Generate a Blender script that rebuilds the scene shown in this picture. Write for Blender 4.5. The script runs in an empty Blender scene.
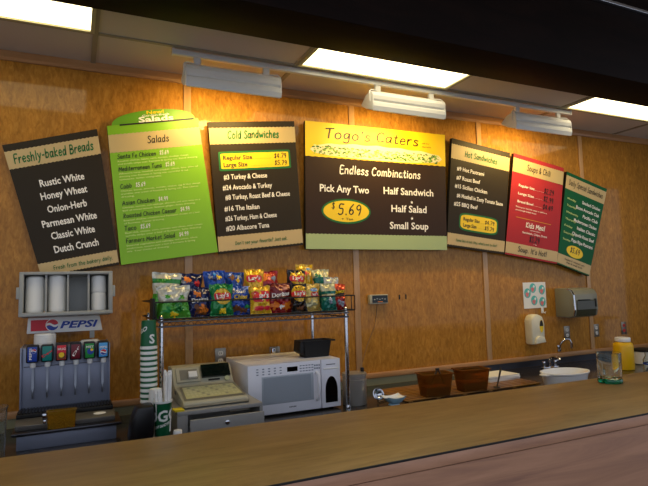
import bpy, bmesh, math, random
from mathutils import Vector, Matrix, noise
PI = math.pi
R = math.radians
sc = bpy.context.scene
COL = sc.collection

# ------------------------------------------------------------------ helpers
def lin(h):
    out = []
    for i in (0, 2, 4):
        v = int(h[i:i+2], 16) / 255
        out.append(v / 12.92 if v <= .04045 else ((v + .055) / 1.055) ** 2.4)
    return (*out, 1)

MATS = {}
def mat(name, col, rough=.5, metal=0, coat=0, trans=0, ior=1.45, emit=None, estr=0, spec=.5, alpha=1):
    if name in MATS: return MATS[name]
    m = bpy.data.materials.new(name); m.use_nodes = True
    b = m.node_tree.nodes['Principled BSDF']
    c = lin(col) if isinstance(col, str) else (*col, 1)
    b.inputs['Base Color'].default_value = c
    b.inputs['Roughness'].default_value = rough
    b.inputs['Metallic'].default_value = metal
    b.inputs['Coat Weight'].default_value = coat
    b.inputs['Transmission Weight'].default_value = trans
    b.inputs['IOR'].default_value = ior
    b.inputs['Specular IOR Level'].default_value = spec
    b.inputs['Alpha'].default_value = alpha
    if emit:
        b.inputs['Emission Color'].default_value = lin(emit)
        b.inputs['Emission Strength'].default_value = estr
    # a little procedural unevenness so that nothing is perfectly flat
    if not emit and not trans:
        nt = m.node_tree
        tc = nt.nodes.new('ShaderNodeTexCoord'); nz = nt.nodes.new('ShaderNodeTexNoise')
        nz.inputs['Scale'].default_value = 35; nz.inputs['Detail'].default_value = 4
        nt.links.new(tc.outputs['Object'], nz.inputs['Vector'])
        mr = nt.nodes.new('ShaderNodeMapRange')
        mr.inputs['To Min'].default_value = max(.02, rough - .06); mr.inputs['To Max'].default_value = min(1, rough + .06)
        nt.links.new(nz.outputs['Fac'], mr.inputs['Value'])
        nt.links.new(mr.outputs['Result'], b.inputs['Roughness'])
    MATS[name] = m
    return m

def wood(name, c0, c1, c2, scale, stretch, rough, coat=0, coat_rough=.1, bump=.05, axis='z', spec=.5):
    m = bpy.data.materials.new(name); m.use_nodes = True
    nt = m.node_tree; b = nt.nodes['Principled BSDF']
    tc = nt.nodes.new('ShaderNodeTexCoord'); mp = nt.nodes.new('ShaderNodeMapping')
    s = [1, 1, 1]; s['xyz'.index(axis)] = stretch
    mp.inputs['Scale'].default_value = s
    nt.links.new(tc.outputs['Object'], mp.inputs['Vector'])
    n1 = nt.nodes.new('ShaderNodeTexNoise'); n1.inputs['Scale'].default_value = scale
    n1.inputs['Detail'].default_value = 6; n1.inputs['Roughness'].default_value = .65; n1.inputs['Distortion'].default_value = .8
    nt.links.new(mp.outputs['Vector'], n1.inputs['Vector'])
    r = nt.nodes.new('ShaderNodeValToRGB'); e = r.color_ramp.elements
    e[0].position = .32; e[0].color = lin(c0); e[1].position = .68; e[1].color = lin(c2)
    x = e.new(.5); x.color = lin(c1)
    nt.links.new(n1.outputs['Fac'], r.inputs['Fac'])
    n2 = nt.nodes.new('ShaderNodeTexNoise'); n2.inputs['Scale'].default_value = scale * .22; n2.inputs['Detail'].default_value = 3
    nt.links.new(mp.outputs['Vector'], n2.inputs['Vector'])
    mx = nt.nodes.new('ShaderNodeMix'); mx.data_type = 'RGBA'; mx.blend_type = 'OVERLAY'; mx.inputs['Factor'].default_value = .35
    nt.links.new(r.outputs['Color'], mx.inputs['A']); nt.links.new(n2.outputs['Fac'], mx.inputs['B'])
    nt.links.new(mx.outputs['Result'], b.inputs['Base Color'])
    bp = nt.nodes.new('ShaderNodeBump'); bp.inputs['Strength'].default_value = bump; bp.inputs['Distance'].default_value = .004
    nt.links.new(n1.outputs['Fac'], bp.inputs['Height']); nt.links.new(bp.outputs['Normal'], b.inputs['Normal'])
    b.inputs['Roughness'].default_value = rough; b.inputs['Specular IOR Level'].default_value = spec
    b.inputs['Coat Weight'].default_value = coat; b.inputs['Coat Roughness'].default_value = coat_rough
    MATS[name] = m
    return m

class MB:
    """collects shapes; build() links them as one mesh object"""
    def __init__(s): s.v = []; s.f = []; s.m = []; s.sm = []
    def add(s, vs, fs, mi=0, smooth=False):
        o = len(s.v); s.v += [tuple(v) for v in vs]
        for f in fs: s.f.append([i + o for i in f]); s.m.append(mi); s.sm.append(smooth)
    def box(s, lo, hi, mi=0, bev=0, M=None, seg=2):
        bm = bmesh.new(); bmesh.ops.create_cube(bm, size=1)
        d = [hi[i] - lo[i] for i in range(3)]
        for v in bm.verts: v.co = Vector([lo[i] + d[i] * (v.co[i] + .5) for i in range(3)])
        if bev: bmesh.ops.bevel(bm, geom=bm.edges[:], offset=min(bev, min(map(abs, d)) * .49), segments=seg, profile=.5, affect='EDGES')
        s.bm(bm, mi, M, smooth=bool(bev)); return s
    def bm(s, bm, mi=0, M=None, smooth=False):
        bm.verts.index_update()
        vs = [(M @ v.co if M else v.co.copy()) for v in bm.verts]
        s.add(vs, [[v.index for v in f.verts] for f in bm.faces], mi, smooth); bm.free()
    def prism(s, poly, axis, a, b, mi=0, bev=0, M=None):
        """poly: 2D outline in the two other axes, extruded along axis from a to b"""
        bm = bmesh.new(); i = 'xyz'.index(axis); oth = [k for k in range(3) if k != i]
        def P(q, t):
            c = [0, 0, 0]; c[oth[0]] = q[0]; c[oth[1]] = q[1]; c[i] = t; return c
        A = [bm.verts.new(P(q, a)) for q in poly]; B = [bm.verts.new(P(q, b)) for q in poly]
        bm.faces.new(A); bm.faces.new(B[::-1]); n = len(poly)
        for k in range(n): bm.faces.new((A[k], B[k], B[(k+1) % n], A[(k+1) % n]))
        bmesh.ops.recalc_face_normals(bm, faces=bm.faces[:])
        if bev: bmesh.ops.bevel(bm, geom=bm.edges[:], offset=bev, segments=2, profile=.5, affect='EDGES')
        s.bm(bm, mi, M, smooth=bool(bev)); return s
    def lathe(s, prof, c=(0, 0, 0), n=28, mi=0, mis=None, M=None, caps=True, smooth=True, sx=1, sy=1):
        vs = []
        for r, z in prof:
            for k in range(n):
                a = 2 * PI * k / n
                p = Vector((c[0] + r * math.cos(a) * sx, c[1] + r * math.sin(a) * sy, c[2] + z)); vs.append(M @ p if M else p)
        for j in range(len(prof) - 1):
            fs = [[j*n+k, j*n+(k+1) % n, (j+1)*n+(k+1) % n, (j+1)*n+k] for k in range(n)]
            o = mis[j] if mis else mi
            if j == 0: s.add(vs, fs, o, smooth); base = len(s.v) - len(vs)
            else:
                for f in fs: s.f.append([i + base for i in f]); s.m.append(o); s.sm.append(smooth)
        if caps:
            for j, rev in ((0, True), (len(prof) - 1, False)):
                if prof[j][0] > 1e-5:
                    f = [base + j*n+k for k in range(n)]; s.f.append(f[::-1] if rev else f); s.m.append((mis[0 if rev else -1] if mis else mi)); s.sm.append(False)
        return s
    def tube(s, pts, r, n=8, mi=0, closed=False, rs=None):
        pts = [Vector(p) for p in pts]; L = len(pts); vs = []; up = None
        for i, p in enumerate(pts):
            a = pts[(i-1) % L] if (closed or i > 0) else p; b = pts[(i+1) % L] if (closed or i < L-1) else p
            t = (b - a).normalized()
            if up is None: up = Vector((0, 0, 1)) if abs(t.z) < .9 else Vector((1, 0, 0))
            u = (up - t * up.dot(t)).normalized(); w = t.cross(u); up = u
            rr = rs[i] if rs else r
            for k in range(n):
                q = 2 * PI * k / n; vs.append(p + u * rr * math.cos(q) + w * rr * math.sin(q))
        fs = [[i*n+k, i*n+(k+1) % n, ((i+1) % L)*n+(k+1) % n, ((i+1) % L)*n+k] for i in range(L if closed else L-1) for k in range(n)]
        if not closed: fs += [list(range(n))[::-1], [(L-1)*n+k for k in range(n)]]
        s.add(vs, fs, mi, True); return s
    def quad(s, a, b, c, d, mi=0): s.add([a, b, c, d], [[0, 1, 2, 3]], mi); return s
    def poly(s, pts, mi=0): s.add(pts, [list(range(len(pts)))], mi); return s
    def build(s, name, mats, parent=None, loc=(0, 0, 0), rot=(0, 0, 0)):
        me = bpy.data.meshes.new(name); me.from_pydata(s.v, [], s.f)
        if not isinstance(mats, (list, tuple)): mats = [mats]
        for m in mats: me.materials.append(m)
        me.polygons.foreach_set('material_index', s.m); me.polygons.foreach_set('use_smooth', s.sm)
        me.update()
        if any(s.sm): me.set_sharp_from_angle(angle=R(40))
        o = bpy.data.objects.new(name, me); COL.objects.link(o)
        o.location = loc; o.rotation_euler = rot
        if parent: o.parent = parent
        return o

def tag(o, label=None, cat=None, group=None, kind=None):
    if label: o['label'] = label
    if cat: o['category'] = cat
    if group: o['group'] = group
    if kind: o['kind'] = kind
    return o
def thing(name, label, cat, loc=(0, 0, 0), group=None, rz=0, rot=None):
    o = bpy.data.objects.new(name, None); COL.objects.link(o)
    o.empty_display_size = .05; o.location = loc; o.rotation_euler = rot or (0, 0, rz)
    return tag(o, label, cat, group)
def struct(o): o['kind'] = 'structure'; return o

def text2d(s, size=1, bold=0, shear=0, align='LEFT', xscale=1):
    """printed lettering: 2D vertices and faces"""
    cu = bpy.data.curves.new('t', 'FONT'); cu.body = s; cu.size = size; cu.offset = bold * size; cu.shear = shear
    cu.align_x = align; cu.resolution_u = 2
    o = bpy.data.objects.new('t', cu); COL.objects.link(o)
    bpy.context.view_layer.update()
    me = bpy.data.meshes.new_from_object(o.evaluated_get(bpy.context.evaluated_depsgraph_get()))
    vs = [(v.co.x * xscale, v.co.y) for v in me.vertices]; fs = [list(p.vertices) for p in me.polygons]
    bpy.data.objects.remove(o); bpy.data.curves.remove(cu); bpy.data.meshes.remove(me)
    return vs, fs

# a small handwritten stroke alphabet (tenths of an em: x-height 5, capitals 8)
GL = {
'a':(5,'4,4 3,5 1,4.6 .3,2.5 1,.4 2.6,.6 4,3.6|4,5 3.8,1 4.6,0'),'b':(5,'.6,8 .6,0|.6,3.5 2.2,5 4,3.8 3.6,.8 1.8,0 .6,.8'),
'c':(4.4,'3.8,4.2 2.4,5 .8,4 .5,1.6 1.8,.1 3.9,.8'),'d':(5,'3.8,4 2,5 .5,3 1,.4 2.6,.4 3.9,2.6|4,8.2 4,0'),
'e':(4.6,'.6,2.6 3.8,3 3.4,4.8 1.6,5 .5,2.6 1.6,.1 4,.8'),'f':(3.6,'3.6,7.6 2.4,8.2 1.5,7 1.4,0|.2,4.8 3.2,5'),
'g':(5,'4,4 2.4,5 .6,3.6 1,.8 2.8,1 4,4|4,5 4,-1.6 2.4,-3 .4,-2.2'),'h':(5,'.6,8 .6,0|.6,3 2.2,5 3.8,4 3.9,0'),
'i':(2,'1,5 1,0|1,6.6 1.1,7'),'j':(2.6,'1.8,5 1.8,-1.6 .2,-2.6|1.8,6.6 1.9,7'),'k':(4.6,'.6,8 .6,0|3.8,5 .8,2.4 4.2,0'),
'l':(2,'1,8.2 1,0'),'m':(7.2,'.6,5 .6,0|.6,3.4 2,5 3.2,4.2 3.3,0|3.3,3.4 4.8,5 6.1,4.2 6.4,0'),'n':(5,'.6,5 .6,0|.6,3.2 2.4,5 3.8,4.2 4,0'),
'o':(5,'2.6,5 .8,4.2 .5,1.4 2.2,0 4,1.2 4,3.8 2.4,5'),'p':(5,'.6,5 .6,-3|.6,3.6 2.4,5 4,3.8 3.6,.8 1.8,0 .6,1'),
'q':(5,'4,4 2.4,5 .6,3.6 1,.6 2.8,.6 4,4|4,5 4,-3'),'r':(3.8,'.6,5 .6,0|.6,2.8 1.8,4.6 3.4,4.8'),'s':(4.2,'3.6,4.4 1.8,5 .8,3.8 3.2,2 3.4,.6 1.6,0 .3,.8'),
't':(3.6,'1.6,7.2 1.5,1 2.4,0 3.4,.6|.2,5 3.2,5.2'),'u':(5,'.6,5 .6,1.4 1.8,0 3.6,1.4 4,5|4,5 4.2,0'),'v':(4.6,'.3,5 2,0 4.2,5'),
'w':(6.6,'.3,5 1.6,0 3.2,4 4.6,0 6.2,5'),'x':(4.6,'.4,5 4,0|4,5 .4,0'),'y':(4.8,'.4,5 2.2,.8|4.2,5 1.6,-2 .2,-3'),'z':(4.4,'.4,5 3.8,5 .4,0 4,0'),
'A':(6.2,'.3,0 2.8,8 5.4,0|1.2,2.8 4.6,3'),'B':(5.6,'.7,8 .7,0|.7,8 3.8,7.6 3.6,4.8 .8,4.2|.8,4.2 4.6,3.6 4.2,.6 .7,0'),'C':(5.8,'5,7 3.2,8.2 1,6.4 .6,2.6 2.4,.1 5.2,1'),
'D':(6,'.8,8 .8,0|.4,8 4,7 5.2,4 3.8,.8 .4,0'),'E':(5,'4.4,8 .8,8 .8,0 4.6,.2|.8,4.2 3.8,4.3'),'F':(4.8,'4.6,8.2 .8,7.8 .8,0|.8,4.2 3.6,4.5'),'G':(6,'5,7 3.2,8.2 1,6.4 .6,2.6 2.4,0 5,1 5,3.6 3.2,3.6'),
'H':(6,'.8,8 .8,0|5,8 5,0|.8,4 5,4.2'),'I':(2.4,'1.2,8 1.2,0'),'J':(4.4,'3.4,8 3.4,1.6 2,0 .4,1'),'K':(5.4,'.8,8 .8,0|4.6,8 .9,3.6 5,0'),'M':(7.2,'.6,0 1,8 3.5,2.6 6,8 6.6,0'),
'N':(6,'.7,0 .7,8 5,0 5,8'),'O':(6.4,'3.2,8 1,6.6 .6,2.4 3,0 5.4,1.8 5.6,5.8 3.2,8'),'P':(5.2,'.8,8 .8,0|.8,8 4.2,7.4 4.2,4.6 .8,3.8'),'R':(5.6,'.8,8 .8,0|.8,8 4.2,7.4 4,4.8 .8,4.2 4.8,0'),
'S':(5,'4.4,7.2 2.4,8.2 .8,6.4 4,3 4,1 2,0 .4,1'),'T':(5.6,'.2,7.6 5.4,8.2|2.8,8 2.6,0'),'Y':(5,'.4,8 2.6,4 4.8,8|2.6,4 2.4,0'),
'.':(2,'.9,0 1.1,.5'),',':(2,'1.2,.6 .7,-1'),"'":(2,'1.2,8.2 .8,6.4'),'-':(3.4,'.5,2.8 2.9,3'),'!':(2.2,'1.1,8 1,2.2|1,0 1.1,.5'),'?':(4.4,'.5,6.8 2,8.2 3.8,6.6 2,4 2,2.2|2,0 2.1,.5'),
'&':(6,'5,0 1,5.8 2.2,8 3.4,6.4 .6,2.4 2,0 5.2,3.4'),'$':(4.6,'3.8,6.6 2.2,7.4 .8,6 3.6,2.8 3.2,1 1.8,.6 .4,1.4|2.2,8.6 2.2,-.6'),'+':(4.4,'.4,3 4,3|2.2,5 2.2,1'),
'0':(5,'2.6,8 .8,6.4 .6,2 2.4,0 4.2,1.8 4.2,6 2.6,8'),'2':(5,'.6,6.6 2.2,8 4,6.4 .5,0 4.4,.2'),'3':(5,'.6,7.6 3.8,7.8 2,5 4.2,2.6 2.4,0 .5,.8'),'4':(5,'3.4,0 3.4,8 .4,2.8 4.6,2.8'),
'5':(5,'4.2,8 1.2,8 .9,4.8 3.6,4.6 3.8,1 1.6,0 .4,.8'),'6':(5,'3.6,8 1.2,4.6 .8,1.4 2.6,0 4,1.8 2.8,3.8 .9,2.6'),'7':(4.8,'.4,8 4.4,8 1.8,0'),'9':(5,'4,5 2,4 .8,6 2.4,8 4,6.6 4,3 3,0'),
}
def hand2d(s, size=1, w=.09, seed=1, xscale=1):
    rnd = random.Random(seed); x = 0; vs = []; fs = []; hw = w * size / 2
    for ch in s:
        if ch not in GL: x += 3.4; continue
        adv, spec = GL[ch]; dy = rnd.uniform(-.35, .35)
        for st in spec.split('|'):
            P = [tuple(map(float, q.split(','))) for q in st.split()]
            if len(P) > 2:
                Q = []
                for i in range(len(P) - 1):
                    p0 = P[max(i-1, 0)]; p1 = P[i]; p2 = P[i+1]; p3 = P[min(i+2, len(P)-1)]
                    for t in (0, .33, .66):
                        Q.append(tuple(.5 * (2*p1[k] + (p2[k]-p0[k])*t + (2*p0[k]-5*p1[k]+4*p2[k]-p3[k])*t*t + (3*p1[k]-p0[k]-3*p2[k]+p3[k])*t**3) for k in (0, 1)))
                P = Q + [P[-1]]
            pts = [((x + px + .12 * py) * .1 * size * xscale, (py + dy) * .1 * size) for px, py in P]
            o = len(vs)
            for i, p in enumerate(pts):
                a = pts[max(i-1, 0)]; b = pts[min(i+1, len(pts)-1)]
                d = math.hypot(b[0]-a[0], b[1]-a[1]) or 1; nx, ny = -(b[1]-a[1])/d*hw, (b[0]-a[0])/d*hw
                ex = (-(b[0]-a[0])/d*hw*.6, -(b[1]-a[1])/d*hw*.6) if i == 0 else ((b[0]-a[0])/d*hw*.6, (b[1]-a[1])/d*hw*.6) if i == len(pts)-1 else (0, 0)
                vs += [(p[0]+nx+ex[0], p[1]+ny+ex[1]), (p[0]-nx+ex[0], p[1]-ny+ex[1])]
            fs += [[o+2*i, o+2*i+1, o+2*i+3, o+2*i+2] for i in range(len(pts)-1)]
        x += adv + .9
    return vs, fs
def width2d(vs): return max(v[0] for v in vs) - min(v[0] for v in vs)

# ------------------------------------------------------------------ materials
W_wall = wood('figured_wood_panel', '8e5e1c', 'a87226', 'ba8434', 50, .36, .45, coat=.35, coat_rough=.06, bump=.02, spec=.15)
W_batten = wood('plain_wood_batten', 'b88c5c', 'c29666', 'cca070', 18, .12, .4, coat=.2, bump=.02)
W_trimx = wood('plain_wood_trim', 'a87848', 'b08050', 'b98a5a', 18, .12, .4, coat=.2, bump=.02, axis='x')
W_top = wood('counter_laminate', '846538', '927342', '9e7e4c', 22, .18, .42, coat=.1, coat_rough=.25, spec=.3, bump=.01, axis='x')
W_front = wood('counter_front_wood', '8c6450', 'a6795c', 'b8886a', 14, .1, .42, bump=.03, axis='x')
W_dark = wood('dark_header_wood', '100906', '150c08', '1a0f0a', 12, .2, .6, axis='x', spec=.06)
W_slat = wood('brown_slat', '5a3408', '8a5a18', 'a87828', 30, .2, .35, coat=.4, axis='x')
M = dict(
 tile=mat('ceiling_tile', 'c9c1b6', .9), grid=mat('ceiling_grid', '9a927c', .6), floor=mat('floor_tile', '5a4a3c', .5),
 troffer=mat('troffer_frame', 'b9b48c', .5), diff=mat('troffer_diffuser', 'fff6d0', .5, emit='ffeec0', estr=3.6),
 fix=mat('fixture_enamel', 'd6d5d0', .35), lamp=mat('fixture_lamp', 'ffffff', .5, emit='ffc860', estr=6),
 char=mat('board_charcoal', '2c2519', .45, spec=.2), edge=mat('board_edge', '0e0d0c', .5), tan=mat('board_tan', 'bda574', .45), cream=mat('board_cream', 'b6a272', .45),
 lime=mat('board_lime', '77ae10', .4), yel=mat('board_yellow', 'e8c410', .4), grn=mat('board_green', '0b5430', .45, spec=.2), red=mat('board_red', 'a02a30', .45, spec=.2), brn=mat('board_brown', '33241a', .45, spec=.2),
 sage=mat('board_sage', 'a4b47c', .45), ink=mat('ink_black', '15120e', .5), inkw=mat('ink_white', 'f0ece4', .5), inkg=mat('ink_green', '0a6428', .5), pale=mat('ink_pale_green', 'c9dc8a', .5), bread=mat('ink_bread', 'e6dcae', .5), gold=mat('ink_gold', 'd08a20', .5), grey=mat('tray_grey', '9a9b96', .5), white=mat('white_plastic', 'e8e7e2', .4), paper=mat('white_paper', 'e8e6de', .7),
 steel=mat('brushed_steel', 'aaa69e', .3, .6), disp=mat('dispenser_steel', '8c92a4', .42, .55), lever=mat('lever_steel', '7c8088', .3, .8), dsteel=mat('dark_steel', '55555a', .32, 1), chrome=mat('chrome', 'd0d2d6', .12, 1), black=mat('black_plastic', '0c0c0d', .35), matte=mat('matte_black', '101010', .6), blackgl=mat('black_glass', '050606', .08),
 wire=mat('black_wire', '0d0d0d', .4, .3), backtop=mat('black_worktop', '2a2724', .18), splash=mat('beige_splash', '8f8a68', .35),
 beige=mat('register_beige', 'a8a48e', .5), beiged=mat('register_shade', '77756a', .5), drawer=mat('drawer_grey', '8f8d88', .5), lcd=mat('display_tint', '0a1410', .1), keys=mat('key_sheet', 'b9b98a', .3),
 mww=mat('appliance_white', 'e2e2e8', .3), mwwin=mat('microwave_window', 'a2aab2', .15), cupg=mat('cup_green', '0a5a34', .45), cupw=mat('cup_white', 'dedfd8', .45),
 amber=mat('amber_plastic', 'dcb440', .08, trans=.85, ior=1.15), brown=mat('smoked_amber_plastic', 'b0742c', .06, trans=.82, ior=1.15), clear=mat('clear_plastic', 'e8ecec', .03, trans=.97, ior=1.12), glass=mat('clear_glass', 'eef6f2', .0, trans=1, ior=1.3), gglass=mat('green_glass', '15a070', .05, trans=.8, ior=1.45),
 must=mat('mustard_yellow', 'e8b400', .35), towel=mat('dispenser_olive', '807e6c', .3), smoke=mat('smoked_window', '3a3a28', .15), soapw=mat('soap_ivory', 'd8d2b8', .35),
 plate=mat('steel_plate', '8a8478', .35, .8), sock=mat('socket_ivory', 'd8d4c8', .4), sockr=mat('socket_red', 'c02418', .4),
 teal=mat('print_teal', '58b8b0', .6), pink=mat('print_pink', 'd87878', .6), blue=mat('print_blue', '1b3f9e', .4), lblue=mat('print_sky', '4a9fe0', .35), pred=mat('print_red', 'd02030', .4), navy=mat('print_navy', '14206a', .35), pteal=mat('print_dark_teal', '0f7a72', .35), maroon=mat('print_maroon', '6a1020', .35), orange=mat('print_orange', 'e07818', .4), pgreen=mat('print_green', '1f8a3a', .4), pyel=mat('print_yellow', 'f0c818', .4), pbrown=mat('print_brown', '6a3a14', .5),
 memo=mat('memo_yellow', 'd8c020', .7), memog=mat('memo_green', '5a7a3a', .7), handle=mat('dark_handle', '2a2018', .4),
)
def foil(n, c): return mat('foil_' + n, c, .2, .25, coat=.4)

# ------------------------------------------------------------------ the setting
b = MB(); b.box((-2.6, 0, 0), (6.8, .12, 3.42)); struct(b.build('wall_back', W_wall))
b = MB(); b.box((-2.72, -1.42, 0), (-2.6, .12, 3.42)); struct(b.build('wall_left', W_wall))
b = MB(); b.box((6.8, -1.42, 0), (6.92, .12, 3.42)); struct(b.build('wall_right', W_wall))
b = MB(); b.box((-2.72, -6.5, -.1), (6.92, .12, 0)); struct(b.build('floor', M['floor']))
# suspended ceiling behind the header: openings are left where the three light troffers sit
GX = [.1 + 1.17 * k for k in range(-3, 6)]; Y0, Y1 = -.432, -1.06
LX = [-2, 0, 2]          # troffers fill every second bay, GX indexes
LIGHTS = [(GX[2], GX[3]), (GX[4], GX[5]), (GX[6], GX[7])]
b = MB()
b.box((-2.6, Y0, 3.0), (6.8, 0, 3.04))
xs = [-2.6] + [q for L in LIGHTS for q in L] + [6.8]
for k in range(0, len(xs), 2): b.box((xs[k], -1.1, 3.0), (xs[k+1], Y0, 3.04))
struct(b.build('ceiling', M['tile']))
b = MB(); b.box((-2.72, -2.7, 3.4), (6.92, -1.4, 3.5)); struct(b.build('ceiling_dining', M['tile']))
n = 0
def trim(bm, m):
    global n; n += 1; return struct(bm.build('trim_%d' % n, m))
for x in GX:
    if -2.6 < x < 6.8: b = MB(); b.box((x - .014, -1.1, 2.992), (x + .014, -.024, 3.003)); trim(b, M['grid'])
b = MB(); b.box((-2.6, Y0 - .012, 2.993), (6.8, Y0 + .012, 3.003)); trim(b, M['grid'])
b = MB(); b.prism([(-.024, 3.0), (-.024, 2.962), (-.014, 2.946), (0, 2.946), (0, 3.0)], 'x', -2.6, 6.8); trim(b, W_trimx)
for k in range(-2, 5):
    x = .671 + 1.22 * k; b = MB(); b.box((x - .024, -.01, .95), (x + .024, 0, 2.946), bev=.003); trim(b, W_batten)
b = MB(); b.box((-2.6, -.022, .912), (6.8, 0, .95), bev=.004); trim(b, W_trimx)
b = MB(); b.box((-2.6, -.012, .86), (2.75, 0, .912)); trim(b, M['splash'])
b = MB(); b.box((2.75, -.014, .86), (6.8, 0, .912)); trim(b, M['dsteel'])
# the dark header beam over the front counter
b = MB(); b.box((-2.72, -1.40, 2.8), (6.92, -1.1, 3.42), bev=.004); struct(b.build('wall_header', W_dark))
b = MB(); b.box((-2.72, -1.43, 3.243), (6.92, -1.40, 3.262), bev=.004); trim(b, M['chrome'])

# ------------------------------------------------------------------ ceiling lights
for i, (x0, x1) in enumerate(LIGHTS):
    lab = ['lit ceiling light panel at the left, above the breads menu board', 'lit ceiling light panel in the middle, above the middle track lamp', 'lit ceiling light panel at the right, beyond the right track lamp'][i]
    t = thing('ceiling_light', lab, 'ceiling light', ((x0 + x1) / 2, (Y0 + Y1) / 2, 2.99), 'fluorescent panels in the suspended ceiling')
    hx = (x1 - x0) / 2 - .006; hy = (Y0 - Y1) / 2 - .012
    b = MB()
    for lo, hi in (((-hx, -hy, -.004), (hx, -hy + .02, .06)), ((-hx, hy - .02, -.004), (hx, hy, .06)), ((-hx, -hy + .02, -.004), (-hx + .02, hy - .02, .06)), ((hx - .02, -hy + .02, -.004), (hx, hy - .02, .06))): b.box(lo, hi)
    b.box((-hx, -hy, .06), (hx, hy, .07)); b.build('frame', M['troffer'], t)
    b = MB(); b.box((-hx + .02, -hy + .02, .006), (hx - .02, hy - .02, .014)); b.build('diffuser', M['diff'], t)

# ------------------------------------------------------------------ light track and its three lamps
t = thing('light_track', 'long white light track along the ceiling holding three lamps', 'light track', (2.07, -.40, 2.999))
b = MB(); b.box((-1.55, -.016, -.04), (1.67, .016, -.008), bev=.004); b.build('rail', M['fix'], t)
b = MB(); b.box((-1.56, -.018, -.042), (-1.55, .018, -.006)); b.box((1.67, -.018, -.042), (1.68, .018, -.006)); b.build('end_cap', M['fix'], t)
def track_lamp(x0, x1, label):
    xc = (x0 + x1) / 2; h = (x1 - x0) / 2 * .945; zc = 2.832
    t = thing('track_lamp', label, 'lamp', (xc, -.40, zc), 'wall washing lamps on the light track')
    prof = [(-.035, .062), (-.058, .05), (-.066, .03), (-.064, .008), (-.054, -.002), (-.066, -.014), (-.068, -.036), (-.058, -.062), (-.046, -.062), (-.05, -.04), (-.04, .0), (.03, .03), (.085, .004), (.095, .012), (.03, .052)]
    prof = [(a, c * 1.12) for a, c in prof]
    b = MB(); b.prism(prof, 'x', -h, h); b.build('housing', M['fix'], t)
    cap = [(-.035, .062), (-.058, .05), (-.066, .03), (-.064, .008), (-.066, -.014), (-.068, -.036), (-.058, -.062), (.03, -.03), (.085, .0), (.095, .012), (.03, .052)]
    cap = [(a, c * 1.12) for a, c in cap]
    for sx in (-1, 1):
        b = MB(); b.prism(cap, 'x', sx * h, sx * (h + .008), bev=.002); b.build('end_plate', M['fix'], t)
        b = MB(); b.box((sx * (h - .07) - .02, -.012, .085), (sx * (h - .07) + .02, .012, .1268), bev=.003); b.lathe([(.011, .055), (.011, .09)], (sx * (h - .07), 0, 0), 10); b.build('clip', M['fix'], t)
        b = MB(); b.tube([(sx * (h + .012), -.03, 0), (sx * (h + .012), -.03, .07), (sx * (h - .005), -.03, .082), (sx * (h - .08), -.005, .084)], .005); b.build('yoke', M['fix'], t)
    b = MB(); b.box((-h + .05, -.014, .074), (h - .05, .002, .084), bev=.002); b.build('hanger_bar', M['fix'], t)
    b = MB(); b.tube([(-h + .03, -.005, -.004), (h - .03, -.005, -.004)], .012, 10); b.build('lamp_tube', M['lamp'], t)
    L = bpy.data.lights.new('wall_wash', 'AREA'); L.shape = 'RECTANGLE'; L.size = 2 * h - .06; L.size_y = .07; L.energy = TRACK; L.color = (1, .68, .22); L.spread = R(150)
    o = bpy.data.objects.new('wall_wash', L); COL.objects.link(o); o.location = (xc, -.39, zc - .03)
    o.rotation_euler = Vector((0, .78, -.62)).to_track_quat('-Z', 'Z').to_euler()
TRACK = 7.2
track_lamp(.568, 1.168, 'white track lamp at the left, above the salads and cold sandwiches boards')
track_lamp(1.80, 2.42, 'white track lamp in the middle, above the wide caters board')
track_lamp(3.07, 3.69, 'white track lamp at the right, above the hot sandwiches and soups boards')

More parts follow.
